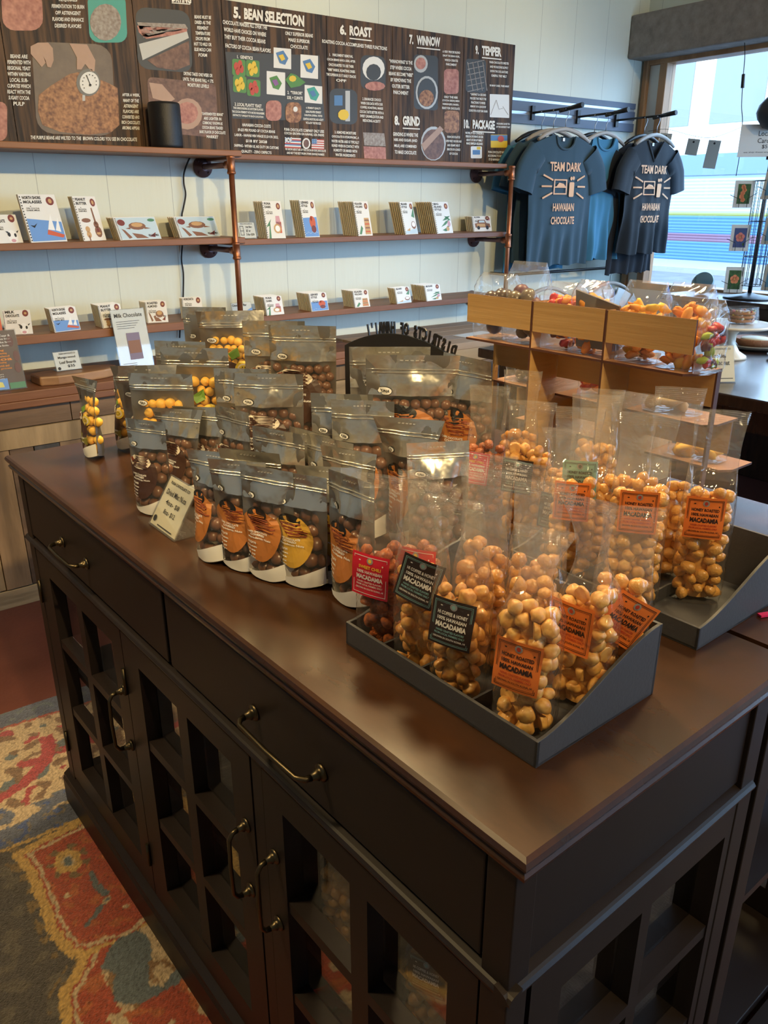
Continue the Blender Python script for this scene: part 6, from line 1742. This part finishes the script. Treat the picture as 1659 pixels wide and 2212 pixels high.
for i, (z, bgm, fl, kind, lb) in enumerate(((1.455, 0, 2, 'spray', 'postcard of an orange flower spray, top of the spinner front'), (1.235, 1, 3, 'one', 'postcard of a pink hibiscus on dark blue, spinner middle'), (1.030, 0, 2, 'one', 'postcard of an orange hibiscus on green, spinner bottom'))):
    pxy = ((1603, 448), (1595, 542), (1583, 632))[i]
    q_ = atx(pxy[0], pxy[1], 4.23)
    postcard(q_.x, q_.y, q_.z, -R(52), bgm, fl, kind, lb)
for i, (py, bgm, fl, lb) in enumerate(((430, 5, 2, 'postcard with orange flower at the right picture edge, upper'), (528, 5, 6, 'blue postcard at the right picture edge, middle'), (628, 5, 6, 'violet flower postcard at the right picture edge, lowest'))):
    q_ = atx(1662, py, 4.25); postcard(q_.x, q_.y, q_.z, -R(85), bgm, fl, 'one', lb)
q_ = atx(1639, 318, 4.30)
sc_ = empty('paper_sign', (4.30, q_.y + .0, 1.672), -R(50), 'white handwritten "Local Cards $5" sign on the spinner top', 'sign')
MB().box(-.10, .10, -.001, .001, 0, .155).build('paper', PAPER, sc_)
m = MB(); f = lambda s, t: (s * .2, -.002, t * .155)
put_text(m, 'Local', .10, .72, .30, .16, f, 0, 0); put_text(m, 'Cards', .12, .50, .34, .15, f, 0, 0); put_text(m, '$5', .14, .31, .13, .13, f, 0, 0); put_text(m, 'we ship these anywhere', .06, .14, .84, .05, f, 0, 0)
m.build('lettering', BK, sc_, fixn=False)
# paper tags strung across the window and the corded switch
TAGM = mat('tag_paper', (.50, .50, .45), .7)
for i, (px, py, hh, rot, lb) in enumerate(((1440, 288, .06, .1, 'small paper tag strung before the window, left of three'), (1500, 300, .085, .12, 'paper tag strung before the window, middle of three'), (1545, 303, .145, .10, 'longest paper tag strung before the window'))):
    q_ = atx(px, py, 4.40)
    t_ = MB().box(-.033, .033, -.001, .001, -hh, 0).build('paper_tag', TAGM, loc=q_, rot=(0, rot, -R(60))); tag(t_, lb, 'tag', 'paper tags strung across the window')
    mm = MB().tube([(0, 0, -.006), (.004, 0, .04)], .0008, 4); patch(mm, ellipse(8, .006, .006, 0, -.016), lambda a, c: (a, -.0015, c)); mm.build('tag_string', PEG, t_)
P_ = [atx(px, py, 4.40) for px, py in ((1608, 78), (1609, 120), (1606, 160), (1604, 190), (1602, 230), (1604, 262), (1600, 320), (1590, 380))]
cdz = empty('corded_switch', P_[0], 0, 'thin black cord with inline switch hanging before the window', 'cord')
L0_ = [v - P_[0] for v in P_]
MB().tube(smooth_path(L0_), .0022, 5).build('cord', PEG, cdz)
MB().tube([L0_[2], L0_[3]], [.009, .010], 10).build('switch', PEG, cdz, bevel=.002)
q_ = atx(1672, 243, 4.30)
tag(MB().lathe([(0, -.085), (.045, -.070), (.075, -.030), (.085, .0), (.075, .035), (.045, .070), (0, .085)], n=28).build('lamp_shade', mat('shade_black', (.02, .025, .035), .5), loc=q_), 'dark rounded lamp shade cut by the right picture edge', 'lamp')

# ================================================================ goods behind the cabinet glass
GZ = .4405 + .0085 - ZT
nut_bag(.085, .365, 20, 'honey', 41, 'nut bag lying against the glass in the near cabinet, no label', h=.21, w=.085, d=.05, fill=.150, lab=None, zb=GZ + .001)
nut_bag(.080, .180, 24, 'coffee', 42, 'brown-labelled nut bag inside the near cabinet behind glass', h=.21, w=.085, d=.05, fill=.145, lab=(-.004, .145, 0), zb=GZ + .001)
nut_bag(.20, .27, 24, 'coffee', 43, 'nut bag standing deeper inside the near cabinet', h=.21, w=.075, d=.05, fill=.14, lab=None, zb=GZ + .001)
rs_ = MB(); 
for k in range(3): rs_.blob((.0, k * .07, .045 + .02 * (k % 2)), .045, k * 3, .5, 0, 2, (1.1, 1, .9))
tag(rs_.build('red_snack_bag', mat('red_plastic', (.45, .02, .02), .3, bump=.6, bscale=25), loc=CW(.10, .34, .1195), rot=(0, 0, RC), fixn=False), 'crumpled red snack bag on the cabinet floor behind glass', 'bag')
tag(MB().box(-.004, .004, -.02, .02, 0, .003).build('pink_ribbon', mat('pink_ribbon', (.75, .02, .12), .6), loc=CW(.575, .075, ZT + .0008), rot=(0, 0, 1.2)), 'short bright pink ribbon on the counter beside the far tray', 'ribbon')

tg = [atx(px, py, 4.398) for px, py in ((1400, 284), (1440, 279), (1500, 294), (1545, 296), (1608, 272))]
tag(MB().tube(smooth_path(tg, 4), .0012, 5).build('tag_line', PEG), 'thin dark line the paper tags hang from, across the window', 'string')
